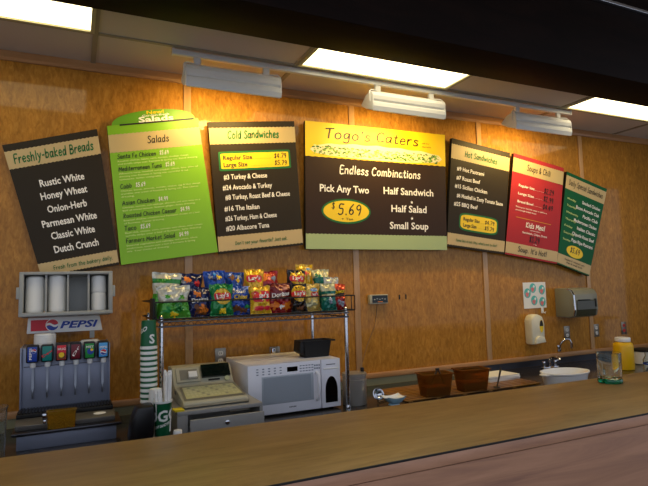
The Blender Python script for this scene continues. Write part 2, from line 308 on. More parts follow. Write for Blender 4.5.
# ------------------------------------------------------------------ menu boards
class Board:
    """one menu board hung on the wall; corners are (x, z) on its front face"""
    def __init__(s, name, label, tl, tr, br, bl, W, H, face, group='menu boards along the back wall'):
        s.c = [tl, tr, br, bl]; s.W = W; s.H = H
        s.o = Vector(((tl[0]+tr[0]+br[0]+bl[0]) / 4, -.03, (tl[1]+tr[1]+br[1]+bl[1]) / 4))
        s.t = thing(name, label, 'menu board', s.o, group); s.seed = 3
        b = MB(); F = [s.p(u, v) for u, v in ((0, 0), (1, 0), (1, 1), (0, 1))]; Bk = [q + Vector((0, .03, 0)) for q in F]
        b.quad(*F, mi=0); b.quad(*Bk[::-1], mi=1)
        for i in range(4): b.quad(F[i], Bk[i], Bk[(i+1) % 4], F[(i+1) % 4], 1)
        b.build('board', [face, M['edge']], s.t)
        b = MB()
        for u, v in ((.2, .12), (.8, .12), (.2, .85), (.8, .85)):
            q = s.p(u, v); b.box((q.x - .02, 0, q.z - .02), (q.x + .02, .0285, q.z + .02))
        b.build('wall_standoff', M['edge'], s.t)
        s.lay = {}
    def p(s, u, v, d=0):
        tl, tr, br, bl = s.c
        x = (1-v) * ((1-u)*tl[0] + u*tr[0]) + v * ((1-u)*bl[0] + u*br[0])
        z = (1-v) * ((1-u)*tl[1] + u*tr[1]) + v * ((1-u)*bl[1] + u*br[1])
        return Vector((x - s.o.x, -.03 - d, z - s.o.z))
    def band(s, name, v0, v1, m, u0=.0, u1=1, teeth=46, top=True, bot=True, d=.0012):
        N = teeth; b = MB(); e = .004
        a = [s.p(u0 + (u1-u0)*i/N, v0 + (e * (i % 2) if top else 0), d) for i in range(N+1)]
        c = [s.p(u0 + (u1-u0)*i/N, v1 - (e * (i % 2) if bot else 0), d) for i in range(N+1)]
        b.add(a + c, [[i, N+1+i, N+2+i, i+1] for i in range(N)])
        return b.build(name, m, s.t)
    def ell(s, cu, cv, ru, rv, d, power=2):
        P = []
        for k in range(40):
            a = 2*PI*k/40; ca, sa = math.cos(a), math.sin(a); e = 2/power
            P.append(s.p(cu + ru*math.copysign(abs(ca)**e, ca), cv - rv*math.copysign(abs(sa)**e, sa), d))
        return P
    def badge(s, name, cu, cv, ru, rv, rim, fill, power=2):
        b = MB(); b.poly(s.ell(cu, cv, ru, rv, .0014, power), 0); b.poly(s.ell(cu, cv, ru - .014/s.W, rv - .014/s.H, .002, power), 1)
        return b.build(name, [rim, fill], s.t)
    def put(s, geo, u, v, m, align='l', rot=0, part='menu_line', d=.0028, key=None):
        vs, fs = geo
        if not vs: return
        x0 = min(q[0] for q in vs); w = width2d(vs); off = -x0 - (w if align == 'r' else w/2 if align == 'c' else 0)
        ca, sa = math.cos(rot), math.sin(rot); P = []
        for x, y in vs:
            x += off; X = x*ca - y*sa; Yv = x*sa + y*ca
            P.append(s.p(u + X/s.W, v - Yv/s.H, d))
        _, mb, ms = s.lay.setdefault(key or len(s.lay), (part, MB(), []))
        if m not in ms: ms.append(m)
        mb.add(P, fs, ms.index(m))
    def fit(s, geo, w):
        f = w / width2d(geo[0]); return [(x*f, y) for x, y in geo[0]], geo[1]
    def txt(s, t, u, v, h, m, w=None, bold=.012, align='l', **k):
        g = text2d(t, h * 1.38, bold)
        if w: g = s.fit(g, w * s.W)
        s.put(g, u, v, m, align, **k)
    def hand(s, t, u, v, h, m, w=None, st=.1, align='l', **k):
        s.seed += 1; g = hand2d(t, h / .8, st, s.seed)
        if w: g = s.fit(g, w * s.W)
        s.put(g, u, v, m, align, **k)
    def done(s):
        for n_, mb, ms in s.lay.values(): mb.build(n_, ms, s.t)

def dots(B, u0, u1, v, m, k=16, key=None):
    for i in range(k):
        u = u0 + (u1-u0)*i/(k-1); B.put(([(-.0012, 0), (.0012, 0), (.0012, .003), (-.0012, .003)], [[0, 1, 2, 3]]), u, v, m, 'c', key=key)

# 1 breads
B = Board('menu_board', 'charcoal breads menu board tilted left, leftmost on the wall', (-.367, 2.432), (.123, 2.574), (.25, 1.758), (-.159, 1.682), .48, .82, M['char'])
B.band('header_band', .05, .185, M['tan'])
B.hand('Freshly-baked Breads', .5, .145, .052, M['inkg'], .86, .14, 'c', part='title')
for t_, u, v, w in (('Rustic White', .265, .345, .5), ('Honey Wheat', .24, .44, .53), ('Onion-Herb', .275, .54, .46), ('Parmesan White', .175, .64, .65), ('Classic White', .24, .735, .53), ('Dutch Crunch', .235, .835, .55)):
    B.txt(t_, u, v, .043, M['inkw'], w, .02)
B.band('footer_band', .89, .985, M['tan'])
B.hand('Fresh from the bakery daily.', .55, .955, .024, M['inkg'], .76, .12, 'c'); B.done()
# 2 salads, with its rounded topper
B = Board('menu_board', 'lime green salads menu board with an arched green topper', (.179, 2.598), (.728, 2.707), (.85, 1.834), (.261, 1.755), .57, .86, M['lime'])
B.band('header_band', .065, .2, M['cream']); B.hand('Salads', .52, .15, .042, M['ink'], .24, .12, 'c', part='title')
names = [('Santa Fe Chicken', .245, '5.69', ['Roasted chicken, beans, corn, tomato, cheddar cheese', 'and tortilla strips over Romaine & Spring mix. Ranch dressing.']),
 ('Mediterranean Tuna', .335, '5.69', ['Albacore tuna, roasted red pepper, olives, feta, olive oil', 'dressing over Romaine & Spring mix, cucumber & red', 'tomatoes. Italian vinaigrette.']),
 ('Cobb', .46, '5.69', ['Chicken, bacon, avocado, tomato, cheese, egg & blue cheese', 'crumbles over a bed of Romaine & Spring mix. Blue Cheese', 'dressing.']),
 ('Asian Chicken', .58, '4.99', ['Chicken, carrots, red cabbage, almonds and won tons on a', 'bed of mixed lettuce. Sesame ginger, Asian dressing.']),
 ('Roasted Chicken Caesar', .672, '4.99', ['Roasted chicken, croutons and Parmesan cheese on a bed', 'of Romaine. Caesar dressing.']),
 ('Taco', .762, '5.69', ['Beef chili, cheese, corn, tomato and olives, sour cream', 'tortilla strips over a bed of Romaine. Salsa dressing.']),
 ('Farmers Market Salad', .852, '4.99', ['Seasonal vegetables and cabbage, red onion, olives', 'mushrooms, tomato over a bed of Romaine & Spring', 'mix. Your choice of dressing.'])]
for nm, v, pr_, ds in names:
    w = len(nm) * .024 + .02; K = dict(key=nm, part='menu_item'); B.hand(nm, .07, v, .026, M['ink'], w, .12, **K); B.hand('$' + pr_, .11 + w, v - .002, .024, M['inkw'], .1, .12, **K)
    for j, d_ in enumerate(ds): B.txt(d_, .07, v + .024 + .021 * j, .0105, M['pale'], min(.86, len(d_) * .0146), .005, **K)
b = MB(); P = []
for k in range(25):
    a = PI * k / 24; P.append((.51 - .46 * math.cos(a), -.095 * math.sin(a)**.8 if 0 < k < 24 else 0))
f = [B.p(u, v, -.012) for u, v in P]; g = [q + Vector((0, .008, 0)) for q in f]
b.poly(f, 0); b.poly(g[::-1], 0)
for i in range(24): b.quad(f[i+1], f[i], g[i], g[i+1], 0)
b.build('topper', mat('topper_green', '5f9a18', .4), B.t)
b = MB(); b.add([B.p(u, v, .001) for u, v in ((.13, -.004), (.95, -.004), (.95, .008), (.13, .008))], [[0, 1, 2, 3]]); b.build('topper_slot', M['ink'], B.t)
B.put(B.fit(text2d('New!', .03, .02), .11), .53, -.064, M['yel'], 'c', part='topper_lettering', key='top', d=-.0105)
B.put(B.fit(text2d('Garden-fresh', .02, .01), .17), .53, -.046, M['inkw'], 'c', part='topper_lettering', key='top', d=-.0105)
B.put(B.fit(text2d('Salads', .048, .03), .22), .53, -.008, M['inkw'], 'c', part='topper_lettering', key='top', d=-.0105); B.done()
# 3 cold sandwiches
B = Board('menu_board', 'charcoal cold sandwiches menu board with a yellow price panel', (.794, 2.688), (1.402, 2.759), (1.448, 1.884), (.856, 1.821), .6, .87, M['char'])
B.band('header_band', .045, .175, M['cream']); B.hand('Cold Sandwiches', .5, .13, .05, M['inkg'], .6, .17, 'c', part='title')
B.badge('price_panel', .5, .305, .42, .075, M['inkg'], M['yel'], 24)
for t_, v, p_ in (('Regular Size', .295, '$4.79'), ('Large Size', .35, '$5.79')):
    K = dict(key=t_, part='price_line'); B.txt(t_, .13, v, .03, M['ink'], .03 * len(t_) - .03, .022, **K); dots(B, .45, .68, v, M['ink'], key=t_); B.hand(p_, .72, v, .03, M['ink'], .15, .14, **K)
for t_, u, v, w in (('#3 Turkey & Cheese', .12, .445, .5), ('#24 Avocado & Turkey', .1, .525, .57), ('#8 Turkey, Roast Beef & Cheese', .12, .6, .76), ('#16 The Italian', .1, .685, .4), ('#26 Turkey, Ham & Cheese', .1, .76, .6), ('#20 Albacore Tuna', .1, .835, .5)):
    B.txt(t_, u, v, .034, M['inkw'], w, .014)
B.band('footer_band', .87, .985, M['tan']); B.hand("Don't see your favorite? Just ask.", .5, .945, .022, M['inkg'], .62, .13, 'c'); B.done()
# 4 the wide caters board
B = Board('menu_board', 'wide brown menu board with a yellow sandwich banner, in the middle of the wall', (1.486, 2.772), (2.712, 2.784), (2.682, 1.853), (1.469, 1.856), 1.21, .92, M['brn'])
B.band('header_band', 0, .28, M['yel'], top=False)
b = MB()                                        # the long sandwich on the banner: bread, filling, bread
rnd = random.Random(5)
P = [(.03 + .94*i/40, .222 + .004*math.sin(i*.9) - .068*math.sin(PI*i/40)**.3) for i in range(41)]
Q = [(.03 + .94*i/40, .222 + .05*math.sin(PI*i/40)**.3) for i in range(41)]
b.add([B.p(u, v, .0016) for u, v in P + Q], [[i, 41+i, 42+i, i+1] for i in range(40)], 0)
for i in range(420):
    u = rnd.uniform(.05, .95); v = rnd.uniform(.188, .258); a = rnd.uniform(0, PI); r = rnd.uniform(.005, .014)
    b.poly([B.p(u + r*math.cos(a + k*PI/3)*rnd.uniform(.5, 1.3), v + .7*r*math.sin(a + k*PI/3)*rnd.uniform(.5, 1.2), .0018 + i*2e-6) for k in range(6)], rnd.choice((1, 2, 2, 3, 4, 4)))
b.build('sandwich_print', [M['bread'], M['pale'], mat('ink_lettuce', '7fa83c', .5), mat('ink_cheese', 'e8dc90', .5), mat('ink_leaf', '3f6a2c', .5)], B.t)
B.hand("Togo's Caters", .46, .12, .072, mat('ink_brown', '3a2408', .5), .66, .11, 'c', part='title')
B.txt('call for', .815, .1, .012, M['ink'], .06, .004, key='n', part='small_note'); B.txt('details', .815, .13, .012, M['ink'], .07, .004, key='n')
B.hand('Endless Combinations', .51, .4, .058, M['inkw'], .58, .125, 'c')
B.txt('Pick Any Two', .09, .55, .054, M['inkw'], .33, .018)
for t_, v, w in (('Half Sandwich', .545, .375), ('Half Salad', .69, .265), ('Small Soup', .83, .29)): B.txt(t_, .71, v, .054, M['inkw'], w, .018, 'c')
for v in (.605, .74):
    star = [(math.cos(PI/2 + k*PI/5) * (.014 if k % 2 == 0 else .006), math.sin(PI/2 + k*PI/5) * (.014 if k % 2 == 0 else .006)) for k in range(10)]
    B.put((star, [list(range(10))]), .73, v, M['inkw'], 'c', part='star')
B.badge('price_badge', .265, .7, .165, .1, M['inkg'], M['yel']); K = dict(key='price', part='price'); B.hand('$', .165, .685, .045, M['ink'], None, .1, **K); B.hand('5.69', .205, .725, .075, M['ink'], .16, .1, **K); B.txt('+ Tax', .27, .77, .018, M['ink'], .08, .006, 'c', **K)
B.band('footer_band', .88, 1, M['sage'], bot=False, teeth=80); B.done()
# 5 hot sandwiches
B = Board('menu_board', 'charcoal hot sandwiches menu board with a rounded yellow price badge', (2.783, 2.766), (3.399, 2.692), (3.27, 1.821), (2.684, 1.885), .6, .87, M['char'])
B.band('header_band', .05, .19, M['cream']); B.hand('Hot Sandwiches', .5, .145, .045, M['inkg'], .56, .17, 'c', part='title')
for t_, u, v, w in (('#9 Hot Pastrami', .1, .29, .46), ('#7 Roast Beef', .1, .375, .4), ('#15 Sicilian Chicken', .08, .455, .55), ('#6 Meatball in Zesty Tomato Sauce', .12, .54, .8), ('#25 BBQ Beef', .08, .62, .4)):
    B.txt(t_, u, v, .033, M['inkw'], w, .014)
B.badge('price_badge', .52, .755, .34, .085, M['inkg'], M['yel'], 5)
for t_, v, p_ in (('Regular Size', .745, '$4.79'), ('Large Size', .8, '$5.79')):
    K = dict(key=t_, part='price_line'); B.txt(t_, .25, v, .029, M['ink'], .025 * len(t_) - .02, .022, **K); dots(B, .52, .6, v, M['ink'], 6, key=t_); B.hand(p_, .62, v, .028, M['ink'], .17, .14, **K)
B.band('footer_band', .875, .985, M['tan']); B.hand("Some like it hot, Hey, what's not to like?", .5, .945, .02, M['inkg'], .72, .13, 'c'); B.done()
# 6 soups
B = Board('menu_board', 'red soups menu board with a pale yellow header', (3.444, 2.695), (4.038, 2.605), (3.877, 1.733), (3.281, 1.821), .58, .88, M['red'])
B.band('header_band', .04, .185, M['cream']); B.hand('Soups & Chili', .5, .135, .05, M['ink'], .47, .13, 'c', part='title')
for t_, v, p_ in (('Regular Size', .315, '2.29'), ('Large Size', .395, '2.99'), ('Bread Bowl', .475, '4.49')):
    K = dict(key=t_, part='price_line'); B.txt(t_, .14, v, .022, M['inkw'], .3, .016, **K); dots(B, .44, .62, v, M['inkw'], 12, key=t_); B.hand('$' + p_, .63, v + .005, .044, M['ink'], .2, .14, **K)
B.txt('Enjoy your favorite soup or chili in a', .12, .525, .013, M['inkw'], .6, .005); B.txt('sourdough bread bowl.', .12, .555, .013, M['inkw'], .4, .005)
b = MB(); b.add([B.p(u, v, .0016) for u, v in ((.14, .618), (.82, .618), (.82, .624), (.14, .624))], [[0, 1, 2, 3]]); b.build('rule', M['gold'], B.t)
B.hand('Kids Meal', .52, .7, .042, M['inkw'], .37, .14, 'c'); B.txt('served with a', .52, .728, .011, M['inkw'], .2, .005, 'c'); B.txt('Sandwich, Chips, Drink', .52, .765, .018, M['inkw'], .48, .01, 'c')
B.hand('$3.29', .52, .835, .046, M['ink'], .2, .14, 'c'); B.txt('+ Tax', .54, .86, .011, M['inkw'], .06, .004, 'c')
B.band('footer_band', .875, .985, M['tan']); B.hand("Soup. It's Hot!", .5, .95, .042, M['ink'], .56, .13, 'c'); B.done()
# 7 daily specials
B = Board('menu_board', 'dark green daily specials menu board tilted right, rightmost on the wall', (4.074, 2.575), (4.594, 2.44), (4.272, 1.62), (3.878, 1.738), .46, .86, M['grn'])
B.band('header_band', .035, .185, M['tan']); B.hand('Daily Special Sandwiches', .5, .13, .05, M['ink'], .86, .12, 'c', part='title')
for j, (d_, s_) in enumerate((('Monday', 'Smoked Chicken'), ('Tuesday', 'Bacon Avocado Club'), ('Wednesday', 'Pacific Club'), ('Thursday', 'Mediterranean Chicken'), ('Friday', 'Italian Classic'), ('Saturday', 'Chipotle Roast Beef'), ('Sunday', 'Papa Ripe Pastrami'))):
    v = .29 + .073 * j; B.txt(d_, .08, v, .019, M['pale'], .036 * len(d_), .008, key=d_); B.txt(s_, key=d_, *(.93, v - .012, .031, M['inkw'], min(.034 * len(s_), .62), .016, 'r'))
B.badge('price_badge', .46, .815, .24, .062, M['yel'], M['yel']); B.hand('$5.69', .46, .832, .046, M['ink'], .28, .14, 'c')
B.band('footer_band', .885, .99, M['tan']); B.txt('Regular 6" sandwich with', .5, .93, .017, M['ink'], .6, .006, 'c'); B.txt('chips & small drink', .5, .96, .017, M['ink'], .5, .006, 'c'); B.done()

# ------------------------------------------------------------------ back counter
t = thing('back_counter', 'dark back counter along the wood wall', 'counter', (2.0, -.36, 0))
b = MB(); b.box((-4.55, -.54, .82), (4.75, .345, .86), bev=.004); b.build('worktop', M['backtop'], t)
for k in range(8):
    x0 = -4.5 + 1.15 * k; b = MB(); b.box((x0, -.50, .1), (x0 + 1.12, .33, .82)); cb = b.build('cabinet', M['beiged'], t)
b = MB(); b.box((-4.5, -.46, 0), (4.7, .33, .1)); b.build('plinth', M['matte'], t)
# front counter
t = thing('front_counter', 'long wood front counter along the bottom of the view', 'counter', (2.0, -1.75, 0))
b = MB(); b.prism([(-4.7, .384), (4.8, .194), (4.8, -.33), (-4.7, -.33)], 'z', 1.035, 1.07, bev=.003); b.build('countertop', W_top, t)
b = MB(); b.box((-4.7, -.335, 1.064), (4.8, -.33, 1.0703), bev=.001); b.build('edge_strip', M['matte'], t)
b = MB(); b.box((-4.7, -.334, 1.028), (4.8, -.3, 1.064), bev=.001); b.build('apron', W_front, t)
b = MB(); b.box((-4.7, -.328, .79), (4.8, -.02, 1.024))
b.build('front_panel', W_front, t); b = MB(); b.box((-4.7, -.315, 1.0), (4.8, -.3, 1.03)); b.build('groove', W_dark, t)
b = MB(); b.box((-4.7, -.33, .0), (4.8, -.02, .782), bev=.003); b.build('lower_panel', W_front, t)

# ------------------------------------------------------------------ drink dispenser
t = thing('soda_dispenser', 'steel drink dispenser with six spouts at the left end', 'drink dispenser', (-.02, -.3, .86))
b = MB()                                   # local: front face of tower y=0
b.box((-.215, -.0, .14), (.2, .24, .458), bev=.004); b.build('tower', M['disp'], t)
b = MB(); b.box((-.205, -.004, .36), (.19, .0, .364)); b.build('seam', M['dsteel'], t)
b = MB(); b.box((-.222, -.012, .14), (-.213, .24, .461), bev=.003); b.box((.198, -.012, .14), (.207, .24, .461), bev=.003); b.build('side_frame', M['disp'], t)
brand = [('blue', 'PEPSI', M['inkw']), ('pteal', 'Dew', M['pred']), ('pred', 'MUG', M['inkw']), ('maroon', 'Dr', M['inkw']), ('pgreen', 'MIST', M['inkw']), ('lblue', 'PEPSI', M['inkw'])]
labs = ['navy drink label', 'teal drink label', 'red and brown drink label', 'maroon drink label', 'green and blue drink label', 'sky blue drink label']
for i, (c1, word, ink) in enumerate(brand):
    x = -.163 + .0665 * i
    b = MB(); b.box((x - .028, -.075, .388), (x + .028, -.002, .475), bev=.006); v = b.build('valve', M['black'], t)
    b = MB(); b.box((x - .021, -.0775, .395), (x + .021, -.0745, .468), 0, bev=.001)
    g = text2d(word, .02, .02); w = width2d(g[0]); f_ = (.056 if i in (0, 1, 3) else .036) / w
    rot = {0: PI/2, 1: R(35), 3: R(60)}.get(i, 0); ca, sa = math.cos(rot), math.sin(rot)
    P = []
    hgt = .012
    for px, py in g[0]:
        px = px * f_ - w * f_ / 2; py = (py / .014 - .5) * (.011 if i != 1 else .013)
        ox = {0: -.008}.get(i, 0); oz = {2: .018, 4: .02, 5: .014}.get(i, 0)
        P.append((x + ox + px*ca - py*sa, -.0782, .4315 + oz + px*sa + py*ca))
    b.add(P, g[1], 1)
    def disc(cx, cz, r, mi, half=None, yy=-.0783):
        pts = [(x + cx + r*math.cos(q), yy, .4315 + cz + r*math.sin(q)) for q in [2*PI*k/20 for k in range(20)]] if half is None else [(x + cx + r*math.cos(q), yy, .4315 + cz + r*math.sin(q)) for q in [half + PI*k/12 for k in range(13)]]
        b.poly(pts, mi)
    if i in (0, 5):
        cx, cz, r = ((.008, .016, .011) if i == 0 else (.001, -.012, .016)); disc(cx, cz, r, 1); disc(cx, cz, r * .92, 2, R(12), -.0785); disc(cx, cz, r * .92, 3, R(192), -.0785)
        b.add([(x + cx + r * (-.95 + 1.9 * k / 8), -.0787, .4315 + cz + r * (.2 * math.sin(k * .8) + d_)) for d_ in (-.18, .18) for k in range(9)], [[k, k+1, 10+k, 9+k] for k in range(8)], 1)
    if i == 2:
        b.add([(x + q[0], -.0783, .4315 + q[1]) for q in ((-.019, -.034), (.019, -.034), (.019, -.004), (-.019, -.004))], [[0, 1, 2, 3]], 4); disc(0, -.012, .013, 5, None, -.0785)
    if i == 4: disc(.004, -.004, .016, 3); disc(.01, .004, .007, 5, None, -.0785)
    tag(b.build('label', [M[c1], ink, M['pred'], M['blue'], M['pbrown'], M['pyel']], v), labs[i])
    b = MB(); b.lathe([(.011, .362), (.013, .366), (.014, .392)], (x + .002, -.05, 0), 14); b.build('nozzle', M['white'], v)
    b = MB(); b.prism([(-.0, .36), (-.008, .25), (-.014, .245), (-.012, .252), (-.006, .36)], 'x', x - .006, x + .006); b.box((x - .0045, -.018, .2), (x + .0045, -.01, .25), bev=.003); b.build('lever', M['lever'], v)
b = MB(); b.box((-.225, -.14, .13), (.215, .0, .15), bev=.004); b.build('drip_grate', M['matte'], t)
b = MB()
for k in range(30): b.box((-.215 + .0145 * k, -.135, .15), (-.209 + .0145 * k, -.005, .156))
b.build('grate_bars', M['wire'], t)
b = MB(); b.prism([(-.13, .132), (-.195, .108), (-.195, .085), (-.13, .085)], 'x', -.225, .222, bev=.003); b.build('sloped_fascia', mat('fascia_steel', '5f5c58', .4, .3), t)
pts = [(.15 + .03*math.cos(2*PI*k/24), .012*math.sin(2*PI*k/24)) for k in range(24)]
b = MB(); b.poly([(px, -.1637 + py*.94, .1215 + py*.345) for px, py in pts]); b.build('badge', M['white'], t)
b = MB(); b.box((-.235, -.25, .07), (.25, -.0, .085), bev=.004); b.build('lower_shelf', M['dsteel'], t)
b = MB(); b.box((-.215, -.23, .0), (.225, .24, .07), bev=.003); b.box((-.215, -.13, .07), (.205, .24, .14)); b.build('base', M['disp'], t)
# the soda sign over it
t = thing('soda_sign', 'white soda sign with red block, round emblem and blue letters', 'sign', (-.035, -.1, 1.4215))
b = MB(); b.prism([(-.186, .043), (.176, .043), (.192, -.043), (-.192, -.043)], 'y', -.02, .02, bev=.004); b.build('sign_box', M['white'], t)
b = MB()
b.add([(-.172, -.0215, -.03), (-.08, -.0215, -.03), (-.08, -.0215, .03), (-.172, -.0215, .03)], [[0, 1, 2, 3]], 0)
C0 = (-.066, 0); r0 = .03
def circ(r, y, a0=0, a1=2*PI, k=28): return [(C0[0] + r*math.cos(a0 + (a1-a0)*i/k), y, C0[1] + r*math.sin(a0 + (a1-a0)*i/k)) for i in range(k + (0 if a1-a0 > 6 else 1))]
b.poly(circ(r0 + .004, -.022), 2); b.poly(circ(r0, -.0223, R(10), R(190)), 0); b.poly(circ(r0, -.0223, R(190), R(370)), 1)
b.add([(C0[0] + r0 * (-.98 + 1.96*k/10), -.0226, C0[1] + r0 * (.22*math.sin(k*.63 + .2) + d_)) for d_ in (-.2, .2) for k in range(11)], [[k, k+1, 12+k, 11+k] for k in range(10)], 2)
g = text2d('PEPSI', .06, .03, .25); w = width2d(g[0]); x0 = min(q[0] for q in g[0])
b.add([(-.028 + (px - x0) / w * .195, -.0222, -.02 + py * .88) for px, py in g[0]], g[1], 1)
b.build('sign_print', [M['pred'], M['blue'], M['inkw']], t)
b = MB(); b.box((.125, -.01, -.085), (.15, .01, -.043)); b.box((-.1, .02, -.02), (.1, .098, .02)); b.build('support_post', M['grey'], t)
o = MB(); o.lathe([(.051, 0), (.053, .003), (.053, .058), (.051, .064), (.044, .066)], (0, 0, 0), 32)
for k in range(5): o.lathe([(.0532, .008 + k*.011), (.0542, .011 + k*.011), (.0532, .014 + k*.011)], caps=False, n=32)
tag(o.build('lid_stack', M['white'], None, (-.133, -.215, 1.3185)), 'short white stack of cup lids on top of the drink dispenser, left', 'cup lids')
o = MB(); o.lathe([(.051, 0), (.053, .004), (.053, .008), (.045, .013), (.043, .016)], n=32)
tag(o.build('cup_lid', M['white'], None, (.088, -.2, 1.3185)), 'flat white lid lying on top of the drink dispenser, right', 'cup lid')

# lid organiser on the wall and sleeves of lids in it
t = thing('lid_organizer', 'grey four-compartment lid organizer on the wall above the soda sign', 'organizer', (-.027, -.19, 1.59), rot=(R(-7), 0, 0)); t.scale = (.9, .9, .9)
b = MB(); b.box((-.235, .08, -.12), (.235, .088, .125)); b.build('back_panel', M['grey'], t)
b = MB()
b.box((-.245, -.065, .115), (.245, .088, .125)); b.box((-.245, -.065, -.13), (.245, .088, -.112), bev=.004); b.box((-.245, -.065, -.12), (-.232, .088, .12)); b.box((.232, -.065, -.12), (.245, .088, .12)); b.build('tray_body', M['grey'], t)
b = MB(); b.box((-.15, .088, -.09), (-.1, .215, -.05)); b.box((.1, .088, -.09), (.15, .215, -.05)); b.build('wall_bracket', M['grey'], t)
for x in (-.115, .003, .118): b = MB(); b.box((x - .006, -.06, -.115), (x + .006, .085, .118), bev=.002); b.build('divider', M['grey'], t)
b = MB()
for lo, hi in (((-.255, -.075, .112), (.255, -.062, .13)), ((-.255, -.075, -.135), (.255, -.062, -.112)), ((-.255, -.075, -.12), (-.232, -.062, .12)), ((.232, -.075, -.12), (.255, -.062, .12))): b.box(lo, hi, bev=.004)
b.box((-.27, -.07, -.03), (-.252, -.055, .04), bev=.004); b.box((.252, -.07, -.03), (.27, -.055, .04), bev=.004); b.build('rim', M['grey'], t)
def sleeve(x, r, h, label, z0=0):
    o = MB(); o.lathe([(r*.9, 0), (r, .006), (r*1.01, .02), (r, h*.5), (r*1.01, h - .02), (r, h - .006), (r*.88, h)], n=28)
    tag(o.build('lid_sleeve', M['paper'], None, (-.027 + x * .905, -.183 + z0 * math.sin(R(7)) - .012, 1.4915 + z0 - z0*.007), (R(-7), 0, 0)), label, 'sleeve of lids', 'white sleeves of lids in the organizer')
sleeve(-.174, .047, .195, 'wide white sleeve of lids in the leftmost organizer compartment')
sleeve(-.056, .0455, .2, 'wide white sleeve of lids in the second organizer compartment')
sleeve(.176, .04, .1, 'lower of two narrow white sleeves in the rightmost organizer compartment')
sleeve(.176, .04, .095, 'upper of two narrow white sleeves in the rightmost organizer compartment', .1005)

# amber bin, clear pitcher
def hollow_box(b, x, y, h, t_, taper=.0, mi=0, rim=.0, c=(0, 0)):
    """open tub with sloping walls, thickness t_"""
    def ring(hx, hy, z, r=.012):
        P = []
        for sx, sy, a0 in ((1, 1, 0), (-1, 1, 90), (-1, -1, 180), (1, -1, 270)):
            for k in range(4):
                a = R(a0 + 30*k); P.append((c[0] + sx*(hx-r) + r*math.cos(a), c[1] + sy*(hy-r) + r*math.sin(a), z))
        return P
    rings = [ring(x-taper, y-taper, 0), ring(x, y, h)]
    if rim: rings += [ring(x+rim, y+rim, h), ring(x+rim, y+rim, h+.006)]
    else: rings += [ring(x, y, h+.001)]
    rings += [ring(x-t_, y-t_, h+(.006 if rim else .001)), ring(x-taper-t_, y-taper-t_, t_)]
    vs = [p for r_ in rings for p in r_]; n_ = 16
    fs = [[j*n_+k, j*n_+(k+1) % n_, (j+1)*n_+(k+1) % n_, (j+1)*n_+k] for j in range(len(rings)-1) for k in range(n_)]
    fs += [list(range(n_))[::-1], [(len(rings)-1)*n_+k for k in range(n_)]]
    b.add(vs, fs, mi, True)
t = thing('amber_bin', 'amber see-through plastic bin in front of the drink dispenser', 'bin', (-.044, -.5235, .9455))
b = MB(); hollow_box(b, .064, .025, .08, .003, .004, rim=.003); b.build('tub', M['amber'], t)
b = MB(); b.box((-.084, -.026, .05), (-.064, -.01, .08), bev=.006); b.box((-.08, -.024, .03), (-.065, -.012, .05), bev=.005); b.build('clip', M['chrome'], t)
t = thing('clear_pitcher', 'clear plastic pitcher at the far left beside the drink dispenser', 'pitcher', (-.325, -.72, .86))
b = MB(); b.lathe([(.058, 0), (.062, .01), (.07, .24), (.074, .25), (.07, .25), (.066, .24), (.058, .012), (0, .01)], n=26); b.build('jar', M['clear'], t)
b = MB(); b.tube([(-.068, -.0, .2), (-.11, -.0, .19), (-.115, -.0, .1), (-.066, -.0, .07)], .007); b.build('handle', M['clear'], t)

# ------------------------------------------------------------------ cup stacks
def slice_x(g, step):
    """cut lettering into narrow strips so that it can follow a curve"""
    bm = bmesh.new(); vs = [bm.verts.new((x, y, 0)) for x, y in g[0]]
    for f in g[1]:
        try: bm.faces.new([vs[i] for i in f])
        except ValueError: pass
    x = min(q[0] for q in g[0]) + step; x1 = max(q[0] for q in g[0])
    while x < x1:
        bmesh.ops.bisect_plane(bm, geom=bm.verts[:] + bm.edges[:] + bm.faces[:], plane_co=(x, 0, 0), plane_no=(1, 0, 0)); x += step
    bm.verts.index_update(); out = ([(v.co.x, v.co.y) for v in bm.verts], [[v.index for v in f.verts] for f in bm.faces]); bm.free()
    return out
def warp_text(b, s, R0, R1, h, ang, z, hgt, rise=0, mi=0, width=None, off=.0008, bold=.03, shear=0):
    """lettering wrapped round a cone (radius R0 at 0, R1 at h), centred on direction ang"""
    g = text2d(s, hgt * 1.38, bold, shear); w = width2d(g[0]); x0 = min(q[0] for q in g[0]); f_ = (width or w) / w
    P = []; g = slice_x(g, .006 / f_)
    for px, py in g[0]:
        px = (px - x0) * f_ - w*f_/2; zz = z + py + px*rise; rr = R0 + (R1-R0)*zz/h + off; a = ang + px / rr
        P.append((rr*math.cos(a), rr*math.sin(a), zz))
    b.add(P, g[1], mi)
VIEW = math.atan2(-2.8, -.4)
ORD = 'first second third fourth fifth sixth seventh eighth ninth tenth eleventh twelfth thirteenth fourteenth fifteenth sixteenth seventeenth'.split()
NC = 18; hc = .142
for k in range(NC):
    z = .86 + .0262 * k; lab = 'topmost upturned green paper cup, with white lettering, of the tall stack' if k == NC-1 else 'bottom green and white paper cup of the tall stack' if k == 0 else None
    if lab is None: lab = 'green paper cup with white rim, %s from the top of the tall stack' % ORD[NC-1-k]
    t = thing('paper_cup', lab, 'cup', (.35, -.63, z), 'green cups in the tall stack')
    b = MB(); b.lathe([(.0418, .0), (.0425, .001), (.0425, .006), (.0415, .007), (.041, .0155), (.0408, .0156), (.0345, .1418), (.032, .142), (0, .142)], n=26, caps=False, mis=[0, 0, 0, 0, 1, 1, 1, 1]); b.build('cup_body', [M['cupw'], M['cupg']], t)
    if k == NC-1:
        b = MB(); warp_text(b, "S", .041, .0345, .142, VIEW + .45, .03, .045, 0, 0); warp_text(b, "GO", .041, .0345, .142, VIEW - .8, .085, .022, .5, 0); b.build('lettering', M['cupw'], t)
